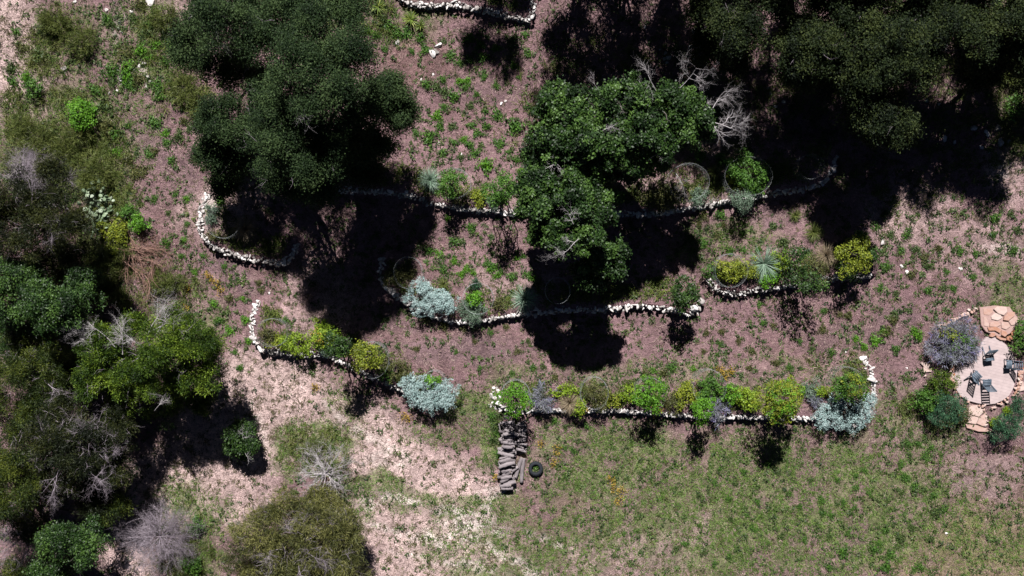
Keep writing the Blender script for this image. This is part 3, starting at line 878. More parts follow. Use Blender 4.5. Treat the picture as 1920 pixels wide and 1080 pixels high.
tree("round_tree", "green", [(108, 1022, 38, 3.8), (148, 1040, 38, 3.8), (118, 1062, 34, 3.8), (92, 1060, 30, 3.6), (140, 1010, 26, 3.8)],
     "dark green leafy tree at the lower edge between two dead grey cedars", "tree", seed=35)
tree("juniper_tree", "juniper", [(18, 870, 40, 4.2), (28, 930, 42, 4.2), (10, 960, 40, 4), (-20, 900, 60, 4.4), (60, 985, 30, 2.6), (210, 955, 26, 1.8), (40, 1065, 30, 2.4)],
     "dark olive juniper cut by the edge beside the twig-streaked juniper", "tree", grey=6, seed=36)
tree("juniper_tree", "olivejuniper", [(482, 1000, 50, 3.2), (540, 962, 46, 3.4), (590, 1002, 52, 3.6), (540, 1042, 58, 3.7), (622, 1042, 48, 3.4), (640, 988, 30, 2.8), (470, 1060, 42, 3.0), (602, 948, 28, 2.9), (560, 1090, 60, 3.4), (650, 1080, 34, 3)],
     "wide olive juniper at the lower edge with grey branches at its heart", "tree", trunk_r=.2, grey=42, hs=0.9, seed=37, dome=(.9, 1.1, 1.05, .75),
     dead=[(550, 1010, 4.2, .4, .7, .1, 1.2, .03, 4), (560, 1030, 4.3, .7, -.2, .1, 1.2, .03, 4), (530, 1030, 4.3, -.6, -.2, .1, 1.1, .03, 4), (560, 1060, 4.2, .2, -.7, .1, 1.0, .03, 4), (590, 1000, 4.1, .6, .5, .1, .9, .025, 4)], deadmat="mauvedead")
tree("small_tree", "green", [(438, 818, 6, 1.3), (462, 812, 6, 1.1), (448, 834, 7, 1.5), (466, 834, 5, 1.4), (437, 836, 5, 1.0), (450, 806, 5, 1.1), (456, 846, 5, 1.3)],
     "small lone green tree with a few bleached twigs on the pale clearing", "tree", trunk_r=.06, seed=38, dead=[(455, 822, 2.1, .6, .3, .2, .5, .015, 3), (455, 822, 2.1, .1, .7, .2, .5, .015, 3), (460, 850, 1.8, .3, -.7, 0, .5, .015, 2)])

def bare_tree(px, py, rpx, h, label, mat="mauvedead", n=16, depth=4, seed=0, r=.05, name="dead_cedar", lift=.35, nk=(3, 5), reach=1.0):
    rng = np.random.default_rng(seed)
    c = W(px, py, h * .8)
    root = empty(name, (c[0], c[1], float(ground(c[0], c[1]))))
    R = rpx * mpp(h)
    seg = limb(rng, (0, 0, -.1), (0, 0, h * .55), r * 1.6, r, 5, .1)
    mb = MB()
    tubes(seg, mb, 6)
    mb.out("trunk", MAT[mat], root)
    mb = MB()
    out = []
    for i in range(n):
        a = 6.283 * i / n + rng.normal(0, .2)
        z0 = h * rng.uniform(.35, .6)
        d = (math.cos(a), math.sin(a), lift * rng.uniform(0, 2.2))
        twigs(rng, (0, 0, z0), d, R * reach * rng.uniform(.45, .7), r * .6, depth, out, .5, nk, 4, .55)
    tubes(out, mb, 3)
    mb.out("branch_crown", MAT[mat], root)
    return tag(root, label, "dead tree")
bare_tree(606, 892, 54, 2.6, "pale bare tree with radiating white limbs beside the olive juniper", "dead", 22, 3, 1, .040, "bare_tree", .2, nk=(4, 6), reach=1.45)
bare_tree(292, 1012, 66, 2.8, "mauve-grey dead cedar on its own on the grassy lower edge", "mauvedead", 60, 3, 2, .022, nk=(5, 7), reach=1.3)
bare_tree(20, 1014, 54, 4.2, "grey dead cedar cut by the corner beside the dark green tree", "mauvedead", 56, 3, 3, .022, nk=(5, 7), reach=1.25)
bare_tree(38, 322, 52, 3.2, "mauve-grey dead cedar above the large dark juniper", "mauvedead", 50, 3, 5, .022, nk=(5, 7), reach=1.2)

# ------------------------------------------------------------------ shrubs
SH = {  # material, per_r2, nleaf, L, W, sigma, needle, gap
    "green": ("green", 330, 9, .085, .05, .05, False, .10),
    "vivid": ("vivid", 330, 9, .085, .05, .05, False, .10),
    "lime": ("lime", 330, 9, .09, .05, .05, False, .12),
    "yellowgreen": ("yellowgreen", 330, 9, .08, .05, .05, False, .12),
    "olive": ("olive", 330, 10, .08, .035, .05, False, .12),
    "greygreen": ("greygreen", 360, 10, .07, .03, .05, False, .08),
    "bluegreen": ("bluegreen", 330, 12, .12, .022, .05, True, .10),
    "silver": ("silver", 520, 14, .05, .032, .042, False, .16),
    "lavender": ("lavender", 300, 14, .23, .018, .06, True, .22),
    "dark": ("bright", 360, 12, .08, .035, .05, True, .1),
    "gold": ("gold", 210, 6, .06, .04, .06, False, .25),
    "bloom": ("gold", 150, 4, .05, .035, .07, False, .3),
    "feather": ("olivegrass", 240, 14, .24, .018, .06, True, .1),
    "twig": ("mauvedead", 200, 10, .2, .012, .05, True, .1),
    "oakgreen": ("oak", 300, 9, .10, .06, .06, False, .12),
}
def shrub(name, kind, px, py, r, label, cat="shrub", h=None, group=None, ry=None, seed=0, nl=7, flat=.8, bloom=None, lobes=None, raise_=0.0):
    """r, ry in photo pixels; h height in metres"""
    raise_ *= 1.45
    rng = np.random.default_rng(seed + int(px * 3 + py * 17))
    ry = ry or r
    R = r / PPM * (1.13 if cat != 'flower' else 1)
    h = h if h else R * 1.3
    c = W(px, py, h * .5 + raise_)
    root = empty(name, (c[0], c[1], float(ground(c[0], c[1]))))
    k = ry / r
    lob = []
    if lobes:
        for (lx, ly, lr) in lobes:
            q = W(lx, ly, h * .5) - np.array(root.location)
            lob.append((np.array([q[0], q[1], h * .5 + raise_]), lr * 1.1 / PPM, h * .5))
    else:
        lob.append((np.array([0, 0, h * .52 + raise_]), R * .66 * math.sqrt(k), h * .5))
        for i in range(nl):
            a = 6.283 * i / nl + rng.normal(0, .45)
            q = rng.uniform(.35, .86)
            rr = R * rng.uniform(.2, .46) * math.sqrt(k)
            lob.append((np.array([math.cos(a) * R * q, math.sin(a) * R * k * q, h * rng.uniform(.35, .62) + raise_]), rr, min(rr * flat, h * .4)))
    mat, per, nleaf, L, Wd, sg, nd, gap = SH[kind]
    foliage("foliage", mat, root, lob, rng, per_r2=per, nleaf=nleaf, L=L, Wd=Wd, sigma=sg, needle=nd, gap=gap, shell=.45, low=-.5, tvar=.2, gapscale=3.2)
    seg = []
    for (cc, rr, rz) in lob[:8]:
        seg += limb(rng, (rng.normal(0, .03), rng.normal(0, .03), -.03), cc, .034, .012, 4, .2)
        for _ in range(4):
            seg += limb(rng, cc, cc + unit(rng.normal(0, 1, 3)) * rr * .8 * np.array([1, 1, .6]), .008, .003, 3, .2)
    mb = MB()
    tubes(seg, mb, 4)
    mb.out("stem", MAT["bark"], root)
    if bloom:
        bk, n, rad = bloom
        m2 = SH[bk]
        foliage("blossom", m2[0], root, [(np.array([cc[0], cc[1], cc[2] + rz * .6]), rr * .8, rz * .5) for (cc, rr, rz) in lob[:n]], rng, per_r2=m2[1] * .6, nleaf=m2[2], L=m2[3], Wd=m2[4], sigma=m2[5], needle=m2[6], gap=.35, gapscale=3)
    return tag(root, label, cat, group)

# bed of the long lower wall
shrub("young_tree", "vivid", 966, 746, 27, "vivid green young tree over the top of the log pile", "tree", 1.6, nl=8, raise_=.7)
shrub("lavender_bush", "lavender", 1016, 748, 22, "grey-violet lavender beside the vivid young tree on the long lower wall", h=.8, ry=20)
shrub("flowering_bush", "lime", 1060, 733, 27, "flat chartreuse plant between the lavender and the brownish caged shrub", h=.5, ry=9)
shrub("leafy_shrub", "lime", 1087, 764, 16, "chartreuse plant spilling over the wall below the brownish caged shrub", h=.7, bloom=("gold", 2, 1))
shrub("leafy_shrub", "olive", 1114, 740, 26, "brownish olive shrub standing inside a wire cage", h=1.1)
shrub("leafy_shrub", "yellowgreen", 1148, 748, 16, "low olive-green plant between two caged shrubs on the long wall", h=.5)
shrub("leafy_shrub", "lime", 1180, 738, 18, "light green shrub touching the caged round green shrub", h=.9)
shrub("leafy_shrub", "vivid", 1220, 737, 29, "round bright green shrub in a wire cage above orange leaves", h=1.5, nl=8, raise_=.7)
shrub("flowering_bush", "gold", 1231, 765, 14, "orange-leaved plant hanging over the long wall", h=.5, raise_=.4)
shrub("leafy_shrub", "olive", 1262, 752, 22, "greyish olive plant beside the orange-leaved one", h=.6)
shrub("leafy_shrub", "yellowgreen", 1290, 742, 25, "yellow-green shrub with pale flower stalks beside a wire cage", h=1.0)
shrub("leafy_shrub", "vivid", 1318, 768, 24, "green shrub drooping over the long wall beside grey twigs", h=1.4, raise_=.9)
shrub("leafy_shrub", "green", 1330, 728, 26, "muted green plant under the domed wire cage of the long bed", h=.8)
shrub("leafy_shrub", "vivid", 1368, 735, 19, "upright fresh green shrub behind the grey twigs", h=1.1)
shrub("lavender_bush", "lavender", 1346, 768, 17, "grey twiggy lavender hanging over the long wall", h=.7, ry=24)
shrub("leafy_shrub", "lime", 1398, 745, 24, "yellow-green shrub next to the tallest tree of the long bed", h=.9)
shrub("young_tree", "yellowgreen", 1464, 746, 43, "largest bushy bright tree of the long bed casting a wide shadow", "tree", 2.2, nl=12, raise_=.9, bloom=("vivid", 8, 1))
shrub("leafy_shrub", "greygreen", 1520, 733, 19, "grey-green low plant between the bushy tree and the silver plants", h=.5)
shrub("leafy_shrub", "lime", 1536, 733, 10, "first little lime plant above the silver plants", h=.5)
shrub("leafy_shrub", "yellowgreen", 1554, 734, 8, "tiny yellow-green plant above the silver plants", h=.5)
shrub("lavender_bush", "lavender", 1528, 750, 10, "small violet lavender between the lime plant and the silver plants", h=.4)
shrub("young_tree", "green", 1596, 722, 31, "dark-centred green tree standing above the horseshoe of silver plants", "tree", 1.9, nl=8, raise_=.3, bloom=("yellowgreen", 5, 1))
shrub("silver_bush", "silver", 1580, 770, 55, "horseshoe of silvery plants wrapping the end of the long wall", h=.75, lobes=[(1542, 786, 17), (1560, 770, 18), (1576, 786, 20), (1600, 788, 20), (1618, 772, 18), (1627, 750, 14), (1566, 752, 13), (1590, 762, 18), (1548, 768, 9)])
for (x, y) in [(1355, 697), (1362, 706), (1348, 690), (1370, 694)]:
    shrub("wildflower", "bloom", x, y, 7, "yellow wildflower clump on soil above the long bed", "flower", .35, "yellow wildflowers above the long bed", nl=4)
# bed of the lower left wall
shrub("leafy_shrub", "olive", 500, 630, 17, "sparse brown-green plant inside the end cage beside the white wall stub", h=.5)
shrub("leafy_shrub", "yellowgreen", 520, 642, 15, "yellowish plant in the end cage against the lower left wall", h=.5)
shrub("leafy_shrub", "lime", 560, 648, 34, "chartreuse spreading shrub on the lower left wall", h=.9, ry=20)
shrub("leafy_shrub", "lime", 603, 630, 26, "light green shrub tipped with yellow on the lower left wall", h=1.2, bloom=("gold", 2, 1))
shrub("leafy_shrub", "oakgreen", 634, 648, 24, "dark green shrub next to the yellow-tipped one", h=1.8, raise_=1.5)
shrub("leafy_shrub", "greygreen", 612, 655, 15, "grey-green plant hanging over the wall under the yellow-tipped shrub", h=.7)
shrub("leafy_shrub", "yellowgreen", 690, 670, 31, "yellow-green shrub filling a wire cage on the lower left wall", h=1.3, raise_=.6, nl=8)
shrub("leafy_shrub", "olive", 738, 688, 27, "dull olive shrub between the caged shrub and the silver bush", h=.9)
shrub("leafy_shrub", "green", 722, 704, 14, "green plant against the wall below the dull olive shrub", h=.7)
shrub("silver_bush", "silver", 805, 735, 52, "wide silver bush ending the lower left wall", h=1.0, lobes=[(775, 726, 22), (800, 736, 28), (832, 740, 24), (846, 724, 15), (810, 750, 22), (785, 745, 18), (762, 714, 9), (838, 752, 14)])
shrub("leafy_shrub", "vivid", 812, 714, 18, "fresh green plant growing out of the wide silver bush", h=1.3, ry=12)
# bed of the middle wall
shrub("leafy_shrub", "olive", 738, 517, 20, "olive plant beside the end cage of the middle wall", h=.5)
shrub("leafy_shrub", "olive", 762, 512, 15, "brownish sparse plant inside the end cage of the middle wall", h=.4)
shrub("silver_bush", "silver", 792, 556, 33, "upper rounded silver bush of the pair on the middle wall", h=1.0, nl=8)
shrub("silver_bush", "silver", 829, 568, 28, "lower rounded silver bush of the pair on the middle wall", h=.9, nl=8)
shrub("leafy_shrub", "greygreen", 880, 582, 33, "spreading dusty green shrub on the middle wall below a cage", h=.7, ry=26, nl=9)
shrub("leafy_shrub", "vivid", 891, 562, 18, "bright green plant inside the clear round cage", h=.9)
shrub("leafy_shrub", "bluegreen", 890, 534, 9, "small blue-green tuft at the rim of the clear round cage", h=.4)
shrub("leafy_shrub", "olive", 935, 570, 12, "small low plant between the clear cage and the sotol", h=.4)
shrub("young_tree", "oakgreen", 1283, 553, 30, "glossy green small tree at the round-stone end of the middle wall", "tree", 1.9, nl=9, raise_=.6)
# bed of the right wall
shrub("leafy_shrub", "green", 1335, 510, 17, "green plant outside the cage at the start of the right wall", h=.7)
shrub("leafy_shrub", "yellowgreen", 1368, 508, 26, "yellow-green caged shrub on the right wall", h=1.1)
shrub("leafy_shrub", "yellowgreen", 1400, 504, 22, "second yellow-green shrub beside the sotol of the right wall", h=1.0)
shrub("leafy_shrub", "vivid", 1440, 522, 25, "bright green low shrub in front of the sotol", h=.6, ry=13)
shrub("leafy_shrub", "lime", 1464, 490, 18, "lime shrub behind the thin tall tree", h=.8)
shrub("young_tree", "oakgreen", 1492, 508, 36, "thin airy tree leaning over the right wall with a streaky shadow", "tree", 2.7, lobes=[(1484, 480, 15), (1500, 472, 10), (1490, 505, 15), (1512, 520, 16), (1495, 540, 14), (1530, 535, 12), (1478, 525, 10)])
shrub("leafy_shrub", "olive", 1530, 502, 28, "brown-green shrub under the tan plume grass", h=.9)
shrub("leafy_shrub", "yellowgreen", 1600, 478, 36, "dense yellow-green shrub at the far end of the right wall", h=1.6, nl=9, raise_=.5)
shrub("leafy_shrub", "oakgreen", 1632, 478, 18, "dark glossy shrub closing the right wall", h=1.4)
shrub("leafy_shrub", "oakgreen", 1590, 510, 22, "dark shaded shrub on the stones of the right wall end", h=1.0)
shrub("leafy_shrub", "green", 1615, 445, 12, "sprig of green above the dense yellow-green shrub", h=1.0)
# bed of the upper wall
shrub("leafy_shrub", "green", 842, 345, 26, "green shrub inside the cage beside the grey bunch grass", h=1.6, raise_=.5)
shrub("leafy_shrub", "olive", 866, 370, 16, "olive plant on the longest wall below the cage", h=.5)
shrub("leafy_shrub", "yellowgreen", 898, 372, 22, "yellowish low shrub on the longest wall", h=.6, ry=14)
shrub("young_tree", "green", 940, 356, 29, "young green tree with a long narrow shadow on the longest wall", "tree", 2.6, nl=8, raise_=1.2)
shrub("leafy_shrub", "greygreen", 925, 378, 16, "grey-green plant under the young tree of the longest wall", h=.5)
shrub("leafy_shrub", "green", 1160, 370, 13, "little bright green bush close to the central oaks", h=.7)
shrub("leafy_shrub", "olive", 1248, 376, 38, "dark olive spreading shrub on the longest wall", h=.8, ry=20, nl=9)
shrub("leafy_shrub", "greygreen", 1312, 371, 22, "dusty green cushion beside white stones of the longest wall", h=.6, ry=18)
shrub("leafy_shrub", "green", 1404, 330, 39, "rounded rich green shrub in the largest cage", h=1.6, nl=9)
shrub("leafy_shrub", "yellowgreen", 1366, 332, 11, "small yellowish plant left out of the largest cage", h=.5)
shrub("leafy_shrub", "greygreen", 1392, 378, 21, "drooping grey-leaved shrub hanging over the longest wall", h=1.6, ry=24, raise_=.5)
shrub("leafy_shrub", "green", 1312, 292, 10, "small bright bush at the skirt of the broad oak", h=.5)
shrub("leafy_shrub", "green", 1350, 297, 9, "small bright bush standing alone near the bare limb", h=.4)
# bed of the small hooked wall
shrub("leafy_shrub", "greygreen", 398, 396, 14, "grey-green plant at the top of the hooked wall", h=.5)
shrub("leafy_shrub", "greygreen", 396, 412, 12, "second grey-green plant inside the hooked wall", h=.4)
shrub("leafy_shrub", "olive", 405, 442, 20, "olive shrub leaning on the hooked wall", h=.6, ry=12)
shrub("leafy_shrub", "green", 412, 374, 7, "tiny green plant above the hooked wall", h=.3)
# patio planting
shrub("russian_sage", "lavender", 1792, 643, 47, "large violet-flowered sage bush beside the patio", h=1.0, ry=37, nl=12, bloom=("green", 3, 1))
shrub("leafy_shrub", "yellowgreen", 1779, 628, 15, "yellow-green plant inside the violet sage", h=1.3)
shrub("round_bush", "dark", 1762, 716, 27, "clipped dark green round bush at the patio edge", h=1.2, ry=22, nl=9)
shrub("feathery_bush", "bluegreen", 1778, 766, 29, "deep green feathery bush beside the lower flagstones", h=1.4, nl=9)
shrub("feathery_bush", "green", 1738, 748, 26, "lighter soft feathery bush outside the deep green one", h=.9)
shrub("feathery_bush", "olive", 1806, 772, 18, "olive feathery bush touching the lower flagstones", h=.9)
shrub("feathery_bush", "bluegreen", 1890, 799, 27, "dark feathery bush across the lower flagstones from the round bush", h=1.4, nl=9)
shrub("feathery_bush", "bluegreen", 1911, 760, 17, "smaller feathery bush above the dark one by the edge", h=1.0)
shrub("leafy_shrub", "lime", 1891, 770, 7, "tiny lime plant between the lower flagstones and feathery bushes", h=.4)
shrub("leafy_shrub", "lime", 1867, 793, 7, "lime sprig at the foot of the dark feathery bush", h=.4)
shrub("feathery_bush", "green", 1921, 635, 26, "green bush cut by the edge beside the orange steps", h=1.3)
# upper slope and left side bushes
shrub("round_bush", "vivid", 153, 208, 28, "brightest green bush standing out on the weedy slope", h=1.4, nl=9)
shrub("leafy_shrub", "vivid", 262, 418, 23, "bright fresh green bush above the brown brush pile", h=.9, ry=18)
shrub("leafy_shrub", "bright" if False else "yellowgreen", 214, 440, 24, "yellow-green ferny bush beside the brown brush pile", h=.9, ry=30)
for (x, y, r, lab) in [(345, 165, 40, "yellow-green soft bunch of grassy growth against the dark oaks"), (370, 195, 26, "second yellow-green grassy bunch under the dark oaks"), (310, 30, 34, "soft olive bush by the track near the top edge"), (100, 35, 34, "olive grassy bush near the top corner"), (150, 80, 36, "olive bush beside the mauve track"), (60, 255, 46, "wide olive grassy bush on the left slope"), (120, 290, 46, "olive feathery bush above the dead cedar"), (180, 325, 44, "green-olive feathery bush above the prickly pear"), (150, 250, 30, "small olive feathery bush below the brightest bush"), (220, 470, 30, "ferny olive growth between juniper and brush pile"), (300, 535, 26, "soft olive growth below the brush pile"), (330, 530, 24, "second soft olive growth below the brush pile"), (60, 165, 24, "pale green bush with white flecks on the left slope"), (200, 510, 34, "olive growth at the shaded foot of the dark juniper"), (230, 560, 28, "olive growth above the bleached branches"), (1895, 130, 34, "olive soft growth along the far edge of the wood"), (1905, 200, 26, "lower soft growth along the far edge of the wood"), (240, 400, 24, "green growth between prickly pear and bright bush"), (170, 600, 24, "dim olive growth beside the dark round tree"), (60, 520, 26, "dim growth under the dark juniper"), (588, 836, 26, "low olive-green growth behind the pale bare tree"), (360, 1060, 30, "green growth below the lone dead cedar"), (370, 985, 22, "dark green growth beside the lone dead cedar")]:
    shrub("grassy_bush", "feather" if "olive" in lab or "yellow" in lab else "green", x, y, r * .8, lab, h=.7, nl=8, ry=r * .8 * (.7 + .5 * ((x * 7 + y) % 10) / 10))

# radiating plants
def spiky(name, mat, px, py, rpx, label, n=160, up=.75, w=.018, h=.25, droop=.35, cat="plant", spread=1.0):
    rng = np.random.default_rng(int(px * 5 + py))
    R = rpx / PPM
    p = W(px, py, h)
    o0 = np.array([p[0], p[1], float(ground(p[0], p[1]))])
    a = rng.uniform(0, 6.283, n)
    el = rng.uniform(-.05, 1.25, n) ** 1.0 * up
    A = np.stack([np.cos(a) * np.cos(el) * spread, np.sin(a) * np.cos(el) * spread, np.sin(el)], -1)
    A = unit(A)
    mb = MB()
    blades(np.array([0, 0, h * .7]) + A * .03, A, R * rng.uniform(.85, 1.15, n), w, rng.normal(.5, .22, n), mb, rng, droop)
    root = empty(name, o0)
    mb.out("blade_leaves", MAT[mat], root)
    m2 = MB()
    tubes(limb(rng, (0, 0, -.05), (0, 0, h * .8), .09, .06, 3, .02), m2, 7)
    m2.out("stem", MAT["bark"], root)
    return tag(root, label, cat)
spiky("sotol_plant", "sotol", 984, 560, 30, "spiky grey-green sotol rosette on the middle wall", 240, 1.0)
spiky("sotol_plant", "sotol", 1433, 494, 37, "largest spiky sotol rosette, behind the right wall", 260, .9)
spiky("yucca_plant", "yucca", 708, 12, 17, "yellow-striped spiky yucca nearest the top edge", 60, .8, .035)
spiky("yucca_plant", "yucca", 770, 36, 18, "yellow-green spiky yucca below the top stone wall", 60, .8, .035)
spiky("yucca_plant", "yucca", 788, 48, 12, "small yucca next to the larger one by the top wall", 40, .8, .03)
spiky("bunch_grass", "tan", 1549, 478, 28, "tan plume grass between the shrubs of the right wall", 420, 1.2, .012, .3, .5, "grass")
spiky("bunch_grass", "tan", 1068, 756, 25, "tan bunch grass hanging over the long lower wall", 380, 1.1, .012, .25, .6, "grass")
spiky("bunch_grass", "sotol", 806, 338, 26, "grey bunch grass at the shaded side of the cage on the longest wall", 380, 1.0, .012, .25, .5, "grass")
spiky("bunch_grass", "tan", 460, 428, 30, "brown blurred bunch grass inside the hooked wall", 420, 1.2, .013, .3, .5, "grass")
spiky("bunch_grass", "olivegrass", 832, 533, 14, "small straw tuft between the silver bush and the clear cage", 160, 1.1, .012, .2, .5, "grass")
spiky("bunch_grass", "olivegrass", 1525, 435, 22, "green bunch grass at the tip of the wide oak shadow", 220, 1.0, .013, .2, .5, "grass")
spiky("bunch_grass", "olivegrass", 1492, 404, 14, "green bunch grass alone below the longest wall", 160, 1.0, .013, .2, .5, "grass")
spiky("bunch_grass", "olivegrass", 1340, 322, 16, "olive bunch grass between the two upper cages", 200, 1.0, .013, .2, .5, "grass")

# prickly pear
def prickly_pear(px, py, label):
    rng = np.random.default_rng(5)
    p = W(px, py, .4)
    root = empty("prickly_pear", (p[0], p[1], float(ground(p[0], p[1]))))
    V0, T0 = ICO2
    for i in range(74):
        x, y = rng.normal(0, .42), rng.normal(0, .62)
        if (x / .95) ** 2 + (y / 1.3) ** 2 > 1:
            x, y = x * .6, y * .6
        s = rng.uniform(.08, .14)
        V = V0 * np.array([s * .8, .022, s])
        R = np.array(Matrix.Rotation(rng.uniform(0, 6.28), 3, 'Z') @ Matrix.Rotation(rng.normal(.75, .45), 3, 'X'))
        V = V @ R.T + np.array([x, y, rng.uniform(.1, .75)])
        build("pad", V, [T0], MAT["cactus"], root, tint=np.full(len(V), np.clip(rng.normal(.55, .3), 0, 1)), smooth=True)
    mb = MB()
    seg = []
    for i in range(14):
        seg += limb(rng, (rng.normal(0, .2), rng.normal(0, .3), -.05), (rng.normal(0, .4), rng.normal(0, .6), .4), .06, .05, 3, .1)
    tubes(seg, mb, 6, np.full(len(seg), .1))
    mb.out("stem", MAT["cactus"], root)
    tag(root, label, "cactus")
prickly_pear(180, 388, "pale prickly pear cactus beside the large dark juniper")

# brush pile
def brush_pile(px, py):
    rng = np.random.default_rng(8)
    p = W(px, py, .2)
    root = empty("brush_pile", (p[0], p[1], float(ground(p[0], p[1]))))
    for part, n, r in (("branch", 26, .016), ("twig_lattice", 300, .007)):
        if part == "branch":
            for i in range(n):
                out = []
                a = rng.normal(.9, .9)
                st = np.array([rng.normal(0, .4), rng.normal(0, .35), rng.uniform(.08, .5)])
                twigs(rng, st - np.array([math.cos(a), math.sin(a), 0]) * .6, (math.cos(a), -abs(math.sin(a)), .1), 1.3, r, 2, out, .4, (3, 5), 4, .5)
                out = np.array(out)
                out[:, 2] = np.maximum(out[:, 2], .02)
                out[:, 5] = np.maximum(out[:, 5], .02)
                mb = MB()
                tubes(out, mb, 4)
                mb.out("branch", MAT["brush"], root)
        else:
            seg = []
            for i in range(n):
                st = np.array([rng.normal(0, .48), rng.normal(0, .48), rng.uniform(.03, .3)])
                a = rng.uniform(0, 6.283)
                seg += limb(rng, st, st + np.array([math.cos(a), math.sin(a), rng.normal(0, .15)]) * rng.uniform(.2, .6), r, .003, 3, .2)
            mb = MB()
            tubes(seg, mb, 3)
            mb.out("twig_mesh", MAT["brush"], root)
    tag(root, "reddish brown heap of cut brush on the weedy slope", "brush pile")
brush_pile(272, 474)

# ------------------------------------------------------------------ wire cages
def wire_cage(px, py, rpx, label, h=1.15, seed=0):
    rng = np.random.default_rng(seed + int(px))
    p = W(px, py, h)
    R = rpx * mpp(h)
    z0 = float(ground(p[0], p[1]))
    root = empty("wire_cage", (p[0], p[1], z0))
    e = 1 + rng.normal(0, .05)
    def pt(a, z):
        return np.array([math.cos(a) * R * e, math.sin(a) * R / e, z])
    n = 40
    seg = []
    for z in np.linspace(.02, h - .05, 12):
        for i in range(n):
            seg.append([*pt(6.283 * i / n, z), *pt(6.283 * (i + 1) / n, z), .0011, .0011])
    for i in range(n):
        a = 6.283 * i / n
        seg.append([*pt(a, -.03), *pt(a, h), .0011, .0011])
    mb = MB()
    tubes(seg, mb, 3, np.full(len(seg), .6))
    mb.out("wire_mesh", MAT["wire"], root)
    seg = [[*pt(6.283 * i / n, h), *pt(6.283 * (i + 1) / n, h), .0026, .0026] for i in range(n)]
    mb = MB()
    tubes(seg, mb, 4, np.full(len(seg), .8))
    mb.out("rim", MAT["wire"], root)
    mb = MB()
    a = rng.uniform(0, 6.28)
    tubes([[*(pt(a, -.05) * 1.02), *(pt(a, h + .1) * 1.02), .012, .012]], mb, 6)
    mb.out("stake", MAT["bark"], root)
    tag(root, label, "wire cage")
for (x, y, r, lab) in [
    (764, 511, 28, "wire cage at the white end of the middle wall"), (896, 560, 29, "clear round wire cage around a bright green plant"),
    (850, 343, 30, "wire cage around the green shrub of the longest wall"), (508, 624, 28, "wire cage beside the white stub of the lower left wall"),
    (696, 676, 33, "wire cage around the yellow-green shrub on the lower left wall"), (813, 716, 20, "small wire cage sunk in the wide silver bush"),
    (967, 744, 29, "wire cage around the vivid young tree above the log pile"), (1115, 738, 28, "wire cage around the brownish olive shrub"),
    (1220, 740, 30, "wire cage around the round bright green shrub"), (1331, 727, 32, "domed wire cage over the muted green plant"),
    (1404, 330, 40, "largest wire cage, around the rich green shrub"), (1292, 340, 36, "wide empty wire cage beside the broad oak"),
    (1522, 312, 24, "wire cage in black shade inside the curved wall end"), (1372, 507, 31, "wire cage around the yellow-green shrub of the right wall"),
    (417, 415, 32, "wire cage inside the hooked wall"), (1590, 724, 34, "wire cage around the green tree above the silver horseshoe"),
    (962, 382, 22, "wire cage beside the young tree of the longest wall"), (1046, 545, 24, "wire cage in shade under the lower oak"),
    ]:
    wire_cage(x, y, r, lab)

# ------------------------------------------------------------------ firewood, tyre
def log_mesh(rng, L, r, bend=.06, n=8, k=9):
    V = []
    for i in range(n + 1):
        t = i / n - .5
        c = np.array([t * L, bend * L * (1 - 4 * t * t) * .5 + rng.normal(0, r * .06), rng.normal(0, r * .06)])
        rr = r * (1 + rng.normal(0, .06)) * (.93 + .14 * math.cos(3 * t))
        for j in range(k):
            a = 6.283 * j / k
            q = rr * (1 + .10 * math.sin(3 * a + i * .4) + rng.normal(0, .03))
            V.append(c + np.array([0, math.cos(a) * q, math.sin(a) * q]))
    Q = [[i * k + j, i * k + (j + 1) % k, (i + 1) * k + (j + 1) % k, (i + 1) * k + j] for i in range(n) for j in range(k)]
    V.append(np.array([-L / 2, 0, 0]))
    V.append(np.array([L / 2, 0, 0]))
    T = [[(j + 1) % k, j, len(V) - 2] for j in range(k)] + [[n * k + j, n * k + (j + 1) % k, len(V) - 1] for j in range(k)]
    return np.array(V), np.array(Q), np.array(T)

LOGP = []
lr = np.random.default_rng(12)
for i in range(9):
    V, Q, T = log_mesh(lr, lr.uniform(.38, .70), lr.uniform(.035, .088), lr.normal(0, .22))
    o = build("split_log", V, [Q, T], None, tint=np.full(len(V), lr.uniform(.35, .75)), mats=[MAT["log"], MAT["cut"]], mat_idx=[0] * len(Q) + [1] * len(T))
    LOGP.append(o)
used = [False] * 9
def put_log(px, py, z, yaw, pitch=0.0, sc=1.0, label=None, group="logs stacked in the firewood pile", roll=0.0):
    i = int(lr.integers(0, 9))
    o = LOGP[i]
    if used[i]:
        o = o.copy()
        COL.objects.link(o)
    used[i] = True
    p = W(px, py, z)
    o.location = p
    o.rotation_euler = (roll, pitch, yaw)
    o.scale = (sc, sc * .95, sc * .95)
    tag(o, label or "weathered grey log stacked in the firewood pile", "log", group)
py_ = 794.0
while py_ < 918:
    t = (py_ - 794) / 124
    x0 = 953 - 2 * t + (2 if t < .4 else 0)
    top = 4 if t < .55 else 3
    for ly in range(top):
        put_log(x0 + lr.normal(0, 3.0), py_ + lr.normal(0, 1.2), .07 + ly * .13 + lr.normal(0, .02), lr.normal(.0 if t < .5 else .2, .30) + (math.pi if lr.random() < .5 else 0), lr.normal(0, .09), lr.uniform(.85, 1.15), roll=lr.uniform(0, 6))
    if t < .42:
        for ly in range(3):
            put_log(978 + lr.normal(-1, 2), py_ + lr.normal(0, 1.2), .08 + ly * .145, lr.normal(.0, .2), lr.normal(0, .06), lr.uniform(.65, .85), roll=lr.uniform(0, 6))
    py_ += 4.2
for (x, y, z, yaw) in [(954, 812, .58, .2), (951, 838, .58, -.15), (951, 872, .5, .3)]:
    put_log(x, y, z + .08, yaw, lr.normal(0, .1), 1.1)
